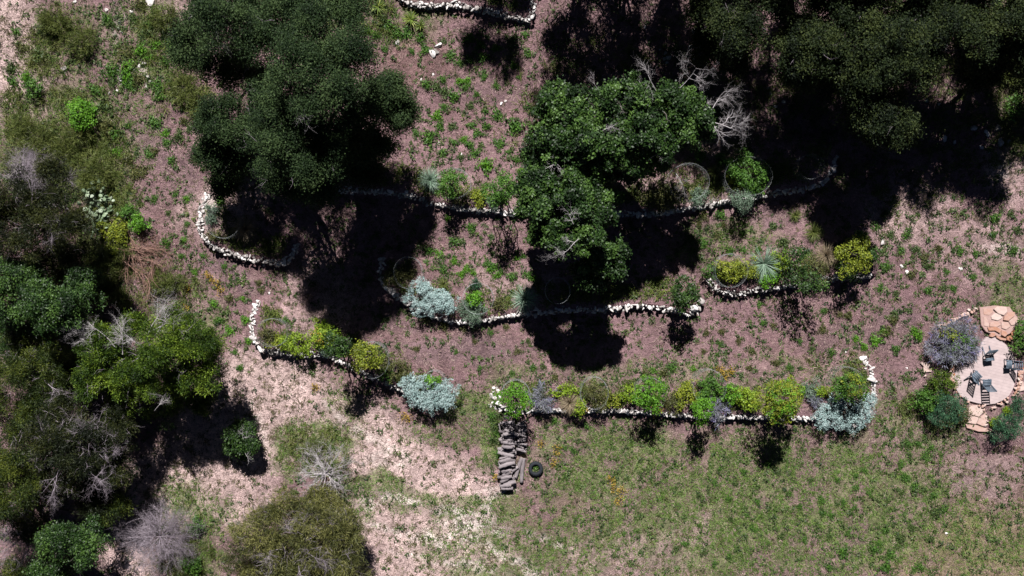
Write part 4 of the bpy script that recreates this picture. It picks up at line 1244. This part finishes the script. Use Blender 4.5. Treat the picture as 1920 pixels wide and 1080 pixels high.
def single_log(px, py, L, r, yaw, z, label, pitch=0):
    V, Q, T = log_mesh(lr, L, r, lr.normal(0, .04), 10)
    o = build("loose_log", V, [Q, T], None, tint=np.full(len(V), .6), mats=[MAT["log"], MAT["cut"]], mat_idx=[0] * len(Q) + [1] * len(T))
    o.location = W(px, py, z)
    o.rotation_euler = (0, pitch, yaw)
    tag(o, label, "log")
single_log(980, 882, 1.15, .085, math.radians(84), .09, "long straight log lying on grass beside the tyre")
single_log(973, 877, 1.0, .095, math.radians(72), .1, "thicker log wedged between the firewood pile and the long straight log")
single_log(951, 783, .34, .10, 0.05, .62, "short cut round on top at the head of the firewood pile")
single_log(940, 812, .95, .03, math.radians(105), .25, "thin pale pole leaning along the outer side of the pile", -.15)
single_log(966, 893, .4, .06, math.radians(60), .08, "short stub at the foot of the firewood pile")

def tyre(px, py):
    p = W(px, py, .12)
    root = empty("car_tyre", (p[0], p[1], p[2] - .12))
    def lathe(name, prof, n=72, groove=None):
        V = []
        for i in range(n):
            a = 6.283185 * i / n
            for (r, z) in prof:
                rr = r
                if groove and i % 4 == 0 and r > groove:
                    rr = r - .022
                V.append((math.cos(a) * rr, math.sin(a) * rr, z))
        m = len(prof)
        Q = [[i * m + j, ((i + 1) % n) * m + j, ((i + 1) % n) * m + (j + 1) % m, i * m + (j + 1) % m] for i in range(n) for j in range(m)]
        return build(name, V, [np.array(Q)], MAT["rubber"], root, tint=np.full(len(V), .45))
    lathe("sidewall", [(.185, .03), (.21, .012), (.27, .005), (.322, .02), (.322, .22), (.27, .235), (.21, .23), (.185, .215), (.195, .19), (.25, .15), (.25, .09), (.195, .055)])
    lathe("tread", [(.323, .018), (.340, .035), (.348, .07), (.348, .17), (.340, .205), (.323, .222)], groove=.335)
    tag(root, "old black tyre lying flat with grass growing in its middle", "tyre")
tyre(1004.5, 878.5)


# ------------------------------------------------------------------ patio
def prism(name, poly, z0, z1, mat, parent=None, tint=.5, bevel=.015):
    poly = np.asarray(poly, float)
    a = 0.5 * np.sum(poly[:, 0] * np.roll(poly[:, 1], -1) - np.roll(poly[:, 0], -1) * poly[:, 1])
    if a < 0:
        poly = poly[::-1]
    bm = bmesh.new()
    vs = [bm.verts.new((x, y, z1)) for x, y in poly]
    f = bm.faces.new(vs)
    ex = bmesh.ops.extrude_face_region(bm, geom=[f])
    lo = [g for g in ex["geom"] if isinstance(g, bmesh.types.BMVert)]
    for v in vs:
        v.co.z = z0
    bmesh.ops.recalc_face_normals(bm, faces=bm.faces)
    te = [e for e in bm.edges if all(abs(v.co.z - z1) < 1e-6 for v in e.verts)]
    if bevel:
        bmesh.ops.bevel(bm, geom=te, offset=bevel, segments=2, affect='EDGES')
    me = bpy.data.meshes.new(name)
    bm.to_mesh(me)
    bm.free()
    me.materials.append(MAT[mat])
    at = me.attributes.new("tint", 'FLOAT', 'POINT')
    at.data.foreach_set("value", np.full(len(me.vertices), tint, dtype=np.float32))
    o = bpy.data.objects.new(name, me)
    COL.objects.link(o)
    if parent:
        o.parent = parent
    return o

DECK_PX = [(1836, 655), (1842, 640), (1850, 632), (1862, 631), (1874, 636), (1886, 646), (1896, 658), (1904, 672), (1908, 690), (1906, 710), (1900, 728), (1892, 742), (1880, 751), (1866, 757), (1850, 759), (1832, 756), (1814, 751), (1800, 742), (1792, 728), (1789, 712), (1792, 696), (1799, 682), (1815, 670)]
DECKZ = PZ + .12
deck_xy = [((px - 960) / PPM * (H - DECKZ) / H, (540 - py) / PPM * (H - DECKZ) / H) for px, py in DECK_PX]
dk = prism("patio_floor", deck_xy, PZ - .2, DECKZ, "deck", bevel=.01)
dk["kind"] = "structure"

def flag(px_poly, z, label, tint, thick=.09, name="flagstone", group=None):
    zz = z
    xy = [((px - 960) / PPM * (H - zz) / H, (540 - py) / PPM * (H - zz) / H) for px, py in px_poly]
    cx, cy = np.mean(xy, 0)
    o = prism(name, np.array(xy) - np.array([cx, cy]), -thick, 0, "flag", tint=tint, bevel=.012)
    o.location = (cx, cy, zz)
    o.rotation_euler = (random.gauss(0, .02), random.gauss(0, .02), 0)
    return tag(o, label, "flagstone", group)
def zoomp(pts, ox=1720, oy=560, s=9.6):
    return [(ox + x / s, oy + y / s) for x, y in pts]
zt = PZ + .22
land = prism('stone_landing', [((1720 + x / 9.6 - 960) / PPM * .994, (540 - 560 - y / 9.6) / PPM * .994) for x, y in [(1160, 160), (1440, 125), (1700, 150), (1850, 340), (1830, 500), (1700, 640), (1520, 690), (1280, 600), (1190, 480)]], PZ - .1, PZ + .17, 'flag', tint=.62)
land.data.materials[0] = MAT['bed']
tag(land, 'pinkish stone bed under the flagstones uphill of the patio', 'stone landing')
flag(zoomp([(1380, 190), (1440, 140), (1610, 150), (1620, 230), (1560, 300), (1460, 270)]), zt + .04, "cream flagstone, uppermost of the stone landing", .85)
flag(zoomp([(1330, 320), (1400, 255), (1500, 280), (1530, 350), (1450, 395), (1340, 370)]), zt, "palest flat flagstone in the middle of the landing", .95)
flag(zoomp([(1570, 320), (1640, 250), (1760, 240), (1750, 310), (1640, 400), (1555, 385)]), zt + .05, "orange flagstone at the grassy side of the landing", .42)
flag(zoomp([(1640, 400), (1740, 330), (1830, 370), (1800, 470), (1690, 480)]), zt, "pinkish flagstone beside the orange one on the landing", .68)
flag(zoomp([(1180, 180), (1340, 180), (1370, 240), (1300, 300), (1200, 290)]), zt - .03, "dusty red flagstone nearest the violet sage", .5)
flag(zoomp([(1200, 340), (1240, 330), (1300, 480), (1280, 510), (1200, 490)]), zt - .02, "narrow pink flagstone along the violet sage", .7)
flag(zoomp([(1310, 430), (1450, 410), (1510, 470), (1440, 510), (1300, 505)]), zt, "rosy flagstone in front of the palest one", .55)
flag(zoomp([(1510, 420), (1630, 420), (1680, 500), (1600, 560), (1520, 530)]), zt, "mottled flagstone behind the orange step edge", .66)
flag(zoomp([(1270, 520), (1420, 505), (1510, 560), (1490, 625), (1400, 575), (1290, 580)]), zt + .03, "vivid orange step stone with deep shadow below", .22, .16, "step_stone")
flag(zoomp([(1515, 570), (1600, 590), (1630, 640), (1580, 690), (1510, 650)]), zt + .01, "rounded orange step stone beside the vivid one", .3, .16, "step_stone")
flag(zoomp([(1690, 620), (1740, 570), (1790, 580), (1760, 660), (1710, 690)]), zt + .02, "dark orange step stone beside the green bush", .1, .16, "step_stone")
flag(zoomp([(1330, 620), (1400, 620), (1410, 670), (1350, 695), (1300, 680)]), DECKZ + .10, "lower orange step stone resting on the patio rim", .3, .12, "step_stone")
flag(zoomp([(1420, 660), (1520, 700), (1600, 720), (1600, 755), (1500, 745), (1430, 700)]), DECKZ + .09, "long orange step stone along the patio rim", .3, .12, "step_stone")
flag(zoomp([(1620, 690), (1700, 660), (1730, 730), (1680, 770), (1610, 740)]), DECKZ + .12, "burnt orange step stone at the dark border", .15, .12, "step_stone")
zb = PZ + .07
lo = lambda pts: [(1680 + x / 3.6, 540 + y / 3.6) for x, y in pts]
flag(lo([(495, 795), (560, 790), (600, 830), (560, 870), (490, 850)]), zb, "cream flagstone below the patio, next to the deck edge", .85)
flag(lo([(490, 855), (560, 875), (540, 920), (480, 910)]), zb, "tan flagstone on the lower path beside the olive bush", .78)
flag(lo([(565, 875), (610, 840), (620, 900), (590, 935), (545, 915)]), zb, "pinkish flagstone on the lower path beside loose pebbles", .7)
flag(lo([(470, 920), (540, 925), (600, 945), (650, 950), (640, 972), (560, 970), (480, 945)]), zb, "long lowest flagstone with a dark front edge", .6, .16)
flag(lo([(818, 640), (860, 630), (870, 690), (830, 700)]), zb + .02, "cream flagstone cut by the edge beside the chair", .85)
flag(lo([(165, 505), (215, 500), (240, 530), (200, 545)]), zb + .02, "cream flagstone under the violet sage", .85)
flag(lo([(185, 535), (245, 540), (240, 565), (190, 570)]), zb + .01, "second cream flagstone between sage and round bush", .8)

def edging(px, py, r, tint, label, group, h=0.06):
    rng = np.random.default_rng(int(px * 11 + py * 5))
    R = r / PPM
    V, T = rock_verts(rng, (R * 1.2, R * .85, R * .6), ICO2, .3)
    p = W(px, py, h)
    o = build("edging_stone", V, [T], MAT["flag"], tint=np.full(len(V), tint), loc=p)
    return tag(o, label, "stone", group)
er = np.random.default_rng(3)
for i in range(26):     # sloping row above the sage
    t = i / 25
    edging(1759 + (1832 - 1759) * t + er.normal(0, 1), 614 - (614 - 580) * t + er.normal(0, 1.2), er.uniform(2.6, 4), np.clip(er.normal(.7, .15), 0, 1), "pinkish edging stone in the sloping row above the violet sage", "edging stones above the sage", .1)
edging(1817, 581, 3.2, 1.0, "round cream stone set apart above the edging row", None, .1)
edging(1830, 579, 4, 1.0, "brightest cream stone at the upper end of the edging row", None, .15)
for i in range(110):     # rubble round the patio
    a = er.choice([er.uniform(math.radians(195), math.radians(345)), er.uniform(math.radians(150), math.radians(200)), er.uniform(math.radians(-30), math.radians(5))])
    cx, cy = 1850, 697
    rr = er.uniform(1.03, 1.16)
    edging(cx + math.cos(a) * 59 * rr, cy - math.sin(a) * 62 * rr, er.uniform(2.6, 4.6), np.clip(er.normal(.6, .2), 0, 1), "reddish rubble stone in the border round the patio floor", "rubble stones round the patio", .12)
for (x, y, r) in [(1793, 676, 4), (1798, 684, 3), (1735, 705, 3), (1736, 722, 4), (1849, 798, 4), (1852, 790, 3), (1849, 782, 3.4), (1909, 737, 3.5), (1905, 742, 3)]:
    edging(x, y, r, .95, "pale pebble in the planting next to the patio", "pale pebbles near the patio", .08)

# slatted chair of two crossing panels
def make_chair():
    root = empty("slatted_chair", (0, 0, 0))
    # chair faces +x ; seat panel slopes down to the back, back panel leans back
    def panel(name, p0, p1, width, nsl, gap, rail):
        p0, p1 = np.array(p0), np.array(p1)
        d = p1 - p0
        L = np.linalg.norm(d)
        d = d / L
        nrm = np.array([-d[2], 0, d[0]])
        R = np.stack([d, np.array([0, 1, 0]), nrm], axis=1)
        return L, R, p0, d
    def slats(name, p0, p1, width, nsl, t=.018, frac=.74):
        L, R, q, d = panel(name, p0, p1, width, nsl, 0, 0)
        for i in range(nsl):
            mb = MB()
            c = q + d * (L * (i + .5) / nsl)
            mb.box(c, (L / nsl * frac, width, t), R, .4 + .25 * random.random())
            mb.out(name, MAT["chair"], root)
    def rail(name, p0, p1, y, w=.035, t=.05):
        L, R, q, d = panel(name, p0, p1, 0, 0, 0, 0)
        mb = MB()
        c = (q + np.array(p1)) / 2 + np.array([0, y, 0])
        mb.box(c - R[:, 2] * .035, (L, w, t), R, .35)
        mb.out(name, MAT["chair"], root)
    slats("seat_slat", (.27, 0, .37), (-.07, 0, .30), .45, 4, frac=.93)
    slats("back_slat", (-.10, 0, .36), (-.33, 0, .92), .45, 5, frac=.62)
    for s in (-1, 1):
        rail("seat_rail", (.29, 0, .36), (-.46, 0, .0), s * .18)
        rail("back_stile", (.05, 0, .0), (-.335, 0, .93), s * .212)
        mb = MB()
        mb.box((.235, s * .212, .165), (.045, .033, .33), None, .35)
        mb.out("leg", MAT["chair"], root)
    return root
chair0 = make_chair()
def copy_tree(o, parent=None):
    c = o.copy()
    COL.objects.link(c)
    c.parent = parent
    for ch in list(o.children):
        copy_tree(ch, c)
    return c
for i, (px, py, yaw, lab) in enumerate([
    (1855, 667, -83, "slatted dark chair nearest the orange steps, its back to them"),
    (1896, 684, 176, "slatted dark chair nearest the edge of the picture, facing across the patio"),
    (1829, 707, 43, "slatted dark chair nearest the round bush, turned at an angle"),
    (1851, 721, 92, "slatted dark chair nearest the lower path, with a striped shadow")]):
    o = chair0 if i == 0 else copy_tree(chair0)
    z = DECKZ + .3
    o.location = ((px - 960) / PPM * (H - z) / H, (540 - py) / PPM * (H - z) / H, DECKZ + .003)
    o.rotation_euler = (0, 0, math.radians(yaw))
    o.scale = (.9, .9, .9)
    tag(o, lab, "chair", "chairs on the patio")

# ------------------------------------------------------------------ weeds
def weed_mesh(rng, kind, mat):
    mb = MB()
    if kind == "leafy":
        n = 200
        d = unit(rng.normal(0, 1, (n, 3)) * np.array([1, 1, .8]))
        d[:, 2] = np.abs(d[:, 2])
        P = d * rng.uniform(.12, 1, n)[:, None] ** .7 * np.array([.22, .22, .22]) * (1 + .3 * np.sin(np.arctan2(d[:, 1], d[:, 0]) * 3 + rng.uniform(0, 6)))[:, None]
        Nn = unit(d * .6 + np.array([0, 0, .5]) + rng.normal(0, .5, (n, 3)))
        A = unit(np.cross(Nn, rng.normal(0, 1, (n, 3))))
        blades(np.zeros((n, 3)), unit(P + np.array([0, 0, .02])), np.linalg.norm(P, axis=1), .006, np.full(n, .3), mb, rng, 0.0)
        cards(P, A, Nn, rng.uniform(.045, .085, n), rng.uniform(.022, .042, n), rng.normal(.45, .25, n), mb)
    else:
        n = 90
        a = rng.uniform(0, 6.283, n)
        el = rng.uniform(.3, 1.45, n)
        A = np.stack([np.cos(a) * np.cos(el), np.sin(a) * np.cos(el), np.sin(el)], -1)
        P = np.stack([rng.normal(0, .05, n), rng.normal(0, .05, n), np.zeros(n)], -1)
        blades(P, A, rng.uniform(.2, .36, n), .016, rng.normal(.5, .25, n), mb, rng, .5)
    o = mb.out("weed_plant" if kind == "leafy" else "grass_plant", MAT[mat])
    return o
wr = np.random.default_rng(21)
PROTO = {}
for key, kind, mat, n in (("g", "leafy", "green", 5), ("v", "leafy", "vivid", 4), ("o", "leafy", "olive", 3), ("b", "leafy", "scrub", 3)):
    PROTO[key] = [weed_mesh(wr, kind, mat) for _ in range(n)]
first = {k: [True] * len(v) for k, v in PROTO.items()}
WEED_XY = []
def weed(px, py, r, key, label, group):
    i = int(wr.integers(0, len(PROTO[key])))
    o = PROTO[key][i]
    if not first[key][i]:
        o = o.copy()
        COL.objects.link(o)
    first[key][i] = False
    p = W(px, py, .05)
    o.location = (p[0], p[1], float(ground(p[0], p[1])) - .01)
    s = r / PPM / .19
    o.scale = (s * wr.uniform(.85, 1.15), s * wr.uniform(.85, 1.15), s * wr.uniform(.8, 1.2))
    o.rotation_euler = (0, 0, wr.uniform(0, 6.283))
    tag(o, label, "weed", group)
    WEED_XY.append((px, py))

UP = [(675, 32, 8), (690, 58, 9), (705, 66, 8), (717, 36, 11), (730, 50, 12), (745, 62, 12), (762, 62, 12), (788, 72, 11), (797, 93, 11), (722, 92, 8), (772, 95, 7), (845, 105, 10), (860, 117, 8), (880, 112, 9), (905, 108, 10), (963, 122, 8), (908, 142, 9), (830, 148, 9), (800, 158, 11), (820, 163, 9), (862, 153, 9), (876, 151, 9), (872, 164, 8), (930, 161, 8), (973, 145, 6), (833, 172, 9), (851, 180, 12), (893, 177, 7), (882, 198, 8), (832, 200, 9), (820, 218, 10), (910, 207, 7), (932, 217, 12), (824, 236, 9), (806, 258, 15), (780, 250, 8), (870, 262, 8), (852, 268, 9), (912, 237, 9), (966, 238, 15), (936, 270, 11), (880, 272, 10), (890, 288, 11), (830, 288, 10), (864, 296, 7), (912, 310, 15), (955, 285, 7), (970, 300, 9), (978, 322, 9), (880, 70, 10), (900, 85, 10), (930, 90, 9), (985, 65, 8), (990, 100, 9), (960, 75, 8), (885, 235, 10), (848, 238, 9), (895, 250, 9)]
weed(1004.5, 878.5, 7, "g", "green weed growing up through the hole of the old tyre", None)
for (x, y, r) in UP:
    weed(x, y, r, wr.choice(["g", "g", "g", "b", "v"]), "rounded green weed on the open upper terrace above the longest wall", "weeds on the upper terrace")
MID = [(840, 410, 8), (883, 427, 10), (852, 453, 12), (805, 470, 10), (825, 478, 9), (800, 492, 8), (832, 507, 9), (852, 490, 8), (865, 515, 7), (875, 505, 8), (888, 512, 7), (912, 495, 8), (925, 500, 10), (932, 517, 9), (940, 510, 7), (960, 520, 10), (992, 516, 9), (1000, 522, 8), (980, 480, 7), (968, 485, 6), (920, 505, 9)]
for (x, y, r) in MID:
    weed(x, y, r, wr.choice(["g", "v", "g"]), "bright green weed on the narrow terrace above the clear wire cage", "weeds above the clear cage")
LOWM = [(800, 597, 11), (833, 610, 9), (870, 616, 7), (948, 613, 6), (1030, 660, 6), (1018, 688, 7), (1040, 708, 7), (1055, 690, 6), (720, 600, 7), (745, 650, 6), (780, 655, 7), (970, 660, 7), (900, 690, 6), (855, 660, 5), (960, 700, 6), (935, 715, 5), (890, 640, 5), (920, 625, 6), (990, 640, 6), (1000, 690, 6)]
for (x, y, r) in LOWM:
    weed(x, y, r, wr.choice(["g", "o", "b"]), "small weed on the bare mauve terrace below the middle wall", "weeds below the middle wall")
RT = [(1320, 405, 10), (1352, 402, 11), (1310, 420, 7), (1357, 422, 6), (1295, 447, 9), (1320, 455, 10), (1395, 438, 8), (1423, 468, 8), (1470, 455, 11), (1345, 440, 8), (1370, 470, 9), (1450, 425, 8), (1300, 470, 8), (1395, 470, 7), (1640, 425, 9), (1670, 440, 9), (1660, 400, 10), (1690, 470, 9), (1715, 468, 10), (1733, 482, 9), (1710, 515, 10), (1740, 545, 9), (1770, 540, 8), (1787, 541, 8), (1740, 500, 8), (1865, 410, 11), (1895, 400, 9), (1908, 432, 10), (1862, 440, 8), (1800, 470, 9), (1830, 475, 8), (1825, 520, 8), (1680, 550, 8), (1660, 500, 9), (1700, 440, 9), (1760, 465, 8), (1850, 505, 8), (1775, 510, 7), (1900, 470, 9), (1650, 540, 9)]
for (x, y, r) in RT:
    weed(x, y, r, wr.choice(["g", "o", "b", "g"]), "scrubby weed on the rosy slope round the right wall", "weeds on the rosy slope")
LR = [(1715, 620, 8), (1662, 622, 11), (1545, 583, 7), (1425, 570, 7), (1543, 618, 9), (1590, 592, 9), (1575, 590, 7), (1605, 635, 8), (1642, 640, 11), (1655, 622, 9), (1722, 630, 10), (1515, 680, 9), (1410, 660, 7), (1430, 605, 7), (1325, 625, 7), (1353, 622, 7), (1375, 600, 6), (1300, 692, 7), (1320, 660, 6), (1450, 610, 6), (1385, 640, 6), (1480, 690, 9), (1455, 680, 8), (1560, 660, 8), (1350, 645, 6), (1345, 665, 6), (1600, 665, 9), (1620, 650, 9), (1500, 640, 6), (1405, 690, 7), (1530, 690, 7), (1245, 700, 9), (1260, 690, 9), (1225, 695, 7), (1210, 700, 7), (1675, 600, 9), (1680, 655, 8)]
for (x, y, r) in LR:
    weed(x, y, r, wr.choice(["g", "v", "o"]), "small green weed on the mauve terrace between the right wall and the long bed", "weeds above the long bed")
LAWNW = [(1605, 893, 7), (1605, 915, 9), (1540, 938, 9), (1543, 962, 9), (1558, 967, 9), (1570, 945, 7), (1695, 893, 9), (1690, 872, 8), (1746, 840, 10), (1738, 862, 8), (1722, 832, 8), (1735, 853, 9), (1715, 913, 10), (1765, 853, 7), (1702, 832, 9), (1732, 918, 9), (1702, 898, 9), (1410, 988, 7), (1418, 995, 6), (1465, 1005, 8), (1580, 1035, 14), (1555, 1064, 8), (1670, 1040, 12), (1660, 1064, 13), (1725, 1062, 9), (1715, 1068, 7), (1366, 935, 8), (1370, 972, 7), (1400, 967, 6), (1395, 885, 8), (1500, 950, 8), (1582, 942, 8), (1602, 952, 7), (1508, 1012, 8), (1285, 1020, 8), (1320, 1035, 8), (1367, 1043, 9), (1340, 1057, 7), (1690, 925, 9), (1750, 930, 10), (1640, 1030, 12), (1650, 1020, 9), (1620, 880, 9), (1570, 900, 8), (1460, 885, 8), (1350, 880, 7), (1310, 930, 7), (1420, 940, 8), (1200, 913, 5), (1155, 861, 6), (1075, 845, 9), (1060, 840, 7), (1246, 888, 6), (1270, 1028, 8), (1080, 973, 5), (1170, 1000, 5), (1440, 870, 9), (1380, 905, 8), (1520, 900, 7), (1630, 925, 7), (1590, 1000, 8), (1690, 1010, 12), (1660, 995, 9), (1755, 960, 14), (1770, 955, 9), (1745, 1010, 9), (1555, 1005, 8), (1480, 925, 7), (1340, 905, 7), (1310, 985, 6), (1710, 990, 10), (930, 800, 14), (925, 825, 12), (935, 780, 10), (922, 780, 11), (935, 850, 9), (934, 868, 8), (930, 812, 10), (1230, 790, 8), (1100, 800, 8), (1040, 790, 9), (1060, 800, 8)]
for (x, y, r) in LAWNW:
    weed(x, y, r * .85, wr.choice(["g", "b", "g"]), "leafy green weed in the grass below the long bed", "weeds in the lawn")
UL = [(250, 35, 11), (275, 60, 12), (265, 95, 13), (292, 85, 11), (240, 125, 13), (238, 145, 12), (244, 160, 12), (210, 135, 14), (212, 155, 11), (295, 160, 14), (300, 180, 12), (195, 200, 16), (200, 240, 16), (215, 250, 12), (290, 230, 11), (310, 250, 10), (335, 255, 12), (240, 235, 8), (220, 285, 10), (240, 298, 11), (255, 325, 14), (268, 320, 11), (320, 300, 8), (312, 268, 9), (330, 315, 6), (365, 298, 7), (345, 228, 9), (356, 240, 9), (200, 35, 10), (210, 45, 9), (260, 150, 13), (245, 100, 11), (280, 45, 9), (290, 30, 12), (265, 8, 12), (40, 90, 12), (30, 60, 9), (75, 55, 11), (105, 90, 10), (75, 105, 12), (60, 120, 10), (85, 115, 10), (20, 130, 12), (50, 145, 12), (25, 155, 11), (280, 105, 10), (310, 60, 9), (320, 85, 10), (310, 115, 9), (280, 290, 9), (290, 285, 8), (180, 170, 12), (165, 240, 12), (350, 372, 7), (315, 400, 6), (290, 372, 8), (328, 365, 6), (350, 420, 6), (312, 455, 10), (345, 450, 6), (380, 480, 6), (420, 500, 6), (340, 480, 7), (400, 470, 6), (365, 510, 7), (430, 560, 8), (400, 570, 9), (410, 600, 9), (430, 620, 9), (460, 600, 8), (490, 545, 7), (485, 530, 6), (535, 600, 7), (540, 570, 5), (455, 560, 7), (440, 660, 7), (450, 690, 7), (465, 640, 8), (615, 10, 12), (630, 25, 12), (660, 10, 10), (650, 40, 9)]
for (x, y, r) in UL:
    weed(x, y, r, wr.choice(["g", "g", "b", "o", "v"]), "green weed among stones and track on the weedy slope by the dark oaks", "weeds on the weedy slope")
for (x, y, r) in [(395, 520, 7), (405, 530, 8), (412, 545, 7), (388, 515, 5), (350, 540, 5), (350, 577, 4)]:
    shrub("wildflower", "bloom", x, y, r, "yellow wildflower on the track below the hooked wall", "flower", .3, "yellow wildflowers below the hooked wall", nl=4)
for (x, y, r) in [(1045, 845, 11), (1015, 832, 9), (1150, 915, 8), (1165, 920, 8), (1160, 940, 9), (1040, 868, 8), (930, 895, 6), (755, 780, 9), (765, 785, 7), (1145, 900, 7), (590, 725, 7), (940, 860, 5)]:
    shrub("wildflower", "bloom", x, y, r, "yellow wildflower patch in the lawn near the tyre and log pile", "flower", .2, "yellow wildflowers in the lawn", nl=5)

# ------------------------------------------------------------------ ground cover nobody could count
def scatter(n, dens, rng, wall_gap=.3):
    px = rng.uniform(-40, 1960, n)
    py = rng.uniform(-40, 1120, n)
    d = dens(px, py)
    k = rng.random(n) < d
    px, py = px[k], py[k]
    P = W(px, py, 0.0)
    ok = walldist(P[:, 0], P[:, 1]) > wall_gap
    ok &= np.hypot((P[:, 0] - deck_c[0]) / 1.55, (P[:, 1] - deck_c[1]) / 1.65) > 1
    return P[ok], px[ok], py[ok]
deck_c = np.mean(deck_xy, 0)
gr = np.random.default_rng(77)
def dens_green(px, py):
    g = zone(px, py, GRASS)
    c = sstep(.42, .60, fbm(px / 26, py / 26, 41)) * .55 + .6 * sstep(.46, .6, fbm(px / 9, py / 9, 42, 3))
    return np.clip(g * (.2 + .9 * c), 0, 1)
def dens_dry(px, py):
    return np.clip(.35 + .5 * fbm(px / 40, py / 40, 43) - .2 * zone(px, py, GRASS), 0, 1)
def dens_tuft(px, py):
    p = zone(px, py, PALE)
    c = sstep(.46, .60, fbm(px / 10, py / 10, 45, 3)) * (.45 + .9 * fbm(px / 50, py / 50, 46))
    return np.clip((.15 + .47 * p) * (.05 + c), 0, 1)
SCRUB = [(1760, 440, 150, 90, .8), (1700, 560, 120, 60, .5), (1340, 450, 90, 50, .8), (860, 250, 130, 80, .6), (850, 480, 140, 50, .7), (300, 480, 90, 140, .6), (420, 600, 50, 90, .8), (250, 120, 90, 120, 1), (60, 110, 80, 90, .7), (1450, 640, 180, 50, .4), (1880, 380, 40, 140, .8), (1250, 705, 200, 20, .7), (1720, 820, 120, 60, .6), (1620, 650, 60, 40, .7), (900, 100, 90, 40, .7), (690, 50, 60, 50, .9)]
def dens_cover(px, py):
    c = sstep(.47, .62, fbm(px / 33, py / 33, 47)) * .5 + .75 * sstep(.50, .62, fbm(px / 11, py / 11, 48, 3))
    return np.clip((.50 + .05 * zone(px, py, GRASS) + .8 * zone(px, py, SCRUB)) * (.04 + c) * (1 - .72 * zone(px, py, PALE)) * (1 - .3 * zone(px, py, RED)), 0, 1)

def tuft_stuff(name, mat, n, dens, nb, L, w, el, label, spread=.06, tone=None, droop=.5):
    P, px, py = scatter(n, dens, gr)
    m = len(P)
    base_t = .5 + gr.normal(0, .2, m)
    if tone is not None:
        base_t = base_t + tone(px, py)
    PP = np.repeat(P, nb, 0)
    k = len(PP)
    PP = PP + np.stack([gr.normal(0, spread, k), gr.normal(0, spread, k), np.full(k, -.005)], -1)
    a = gr.uniform(0, 6.283, k)
    e = gr.uniform(*el, k)
    A = np.stack([np.cos(a) * np.cos(e), np.sin(a) * np.cos(e), np.sin(e)], -1)
    mb = MB()
    blades(PP, A, gr.uniform(.6, 1.3, k) * L, w, np.repeat(base_t, nb) + gr.normal(0, .15, k), mb, gr, droop)
    o = mb.out(name, MAT[mat])
    o["kind"] = "stuff"
    o["label"] = label
    o["category"] = "grass"
    return o
tuft_stuff("grass", "grass", 120000, dens_green, 6, .15, .021, (.35, 1.35), "short green grass in patches over the slope and lawn")
tuft_stuff("dry_grass", "litter", 90000, dens_dry, 4, .17, .021, (.0, .5), "straw and leaf litter lying on the pinkish soil", .1, lambda px, py: .25 * zone(px, py, PALE) - .1)
tuft_stuff("dry_tuft_grass", "drytuft", 75000, dens_tuft, 8, .15, .022, (.3, 1.3), "little olive grass tufts dotting the pale ground", .04)
TALL = [(100, 270, 160, 100, 1), (50, 200, 80, 50, .7), (205, 430, 50, 120, 1), (270, 540, 110, 40, .8), (110, 75, 80, 60, .8), (60, 640, 120, 100, .7), (355, 175, 45, 50, 1), (1895, 150, 40, 150, .9), (60, 540, 120, 60, .8), (590, 840, 70, 50, .6), (360, 1040, 60, 60, .7), (1740, 760, 60, 40, .5), (265, 60, 70, 70, .5), (720, 30, 80, 40, .6), (1250, 200, 300, 160, .35), (1650, 200, 250, 180, .4), (340, 960, 60, 50, .4)]
tuft_stuff("tall_grass", "olivegrass", 42000, lambda px, py: zone(px, py, TALL) * sstep(.3, .6, fbm(px / 30, py / 30, 51)), 12, .42, .022, (.5, 1.4), "tall olive grass and brush growth on the slopes", .09)

def cover_stuff():
    P, px, py = scatter(64000, dens_cover, gr)
    nb = 11
    m = len(P)
    PP = np.repeat(P, nb, 0)
    k = len(PP)
    s = np.repeat(gr.uniform(.6, 1.7, m), nb)
    d = unit(gr.normal(0, 1, (k, 3)))
    d[:, 2] = np.abs(d[:, 2])
    PP = PP + d * (s * .10)[:, None] * gr.uniform(.3, 1, k)[:, None]
    Nn = unit(d * .5 + np.array([0, 0, .6]) + gr.normal(0, .45, (k, 3)))
    A = unit(np.cross(Nn, gr.normal(0, 1, (k, 3))))
    mb = MB()
    cards(PP, A, Nn, gr.uniform(.05, .10, k) * s, gr.uniform(.03, .05, k) * s, np.repeat(.4 + gr.normal(0, .22, m), nb) + gr.normal(0, .12, k), mb)
    o = mb.out("undergrowth", MAT["scrub"])
    o["kind"] = "stuff"
    o["label"] = "low green ground cover scattered between the larger weeds"
    o["category"] = "ground cover"
cover_stuff()
def dens_bed(px, py):
    P = W(px, py, 0)
    i = np.clip(((P[:, 0] - GX0) / GS).astype(int), 0, len(gx) - 1)
    j = np.clip(((P[:, 1] - GY0) / GS).astype(int), 0, len(gy) - 1)
    return BED[j, i] * sstep(.38, .6, fbm(px / 22, py / 22, 61))
tuft_stuff("bed_grass", "bedgreen", 60000, dens_bed, 12, .26, .03, (.2, 1.4), "low leafy planting filling the beds behind the stone walls", .09, droop=.7)
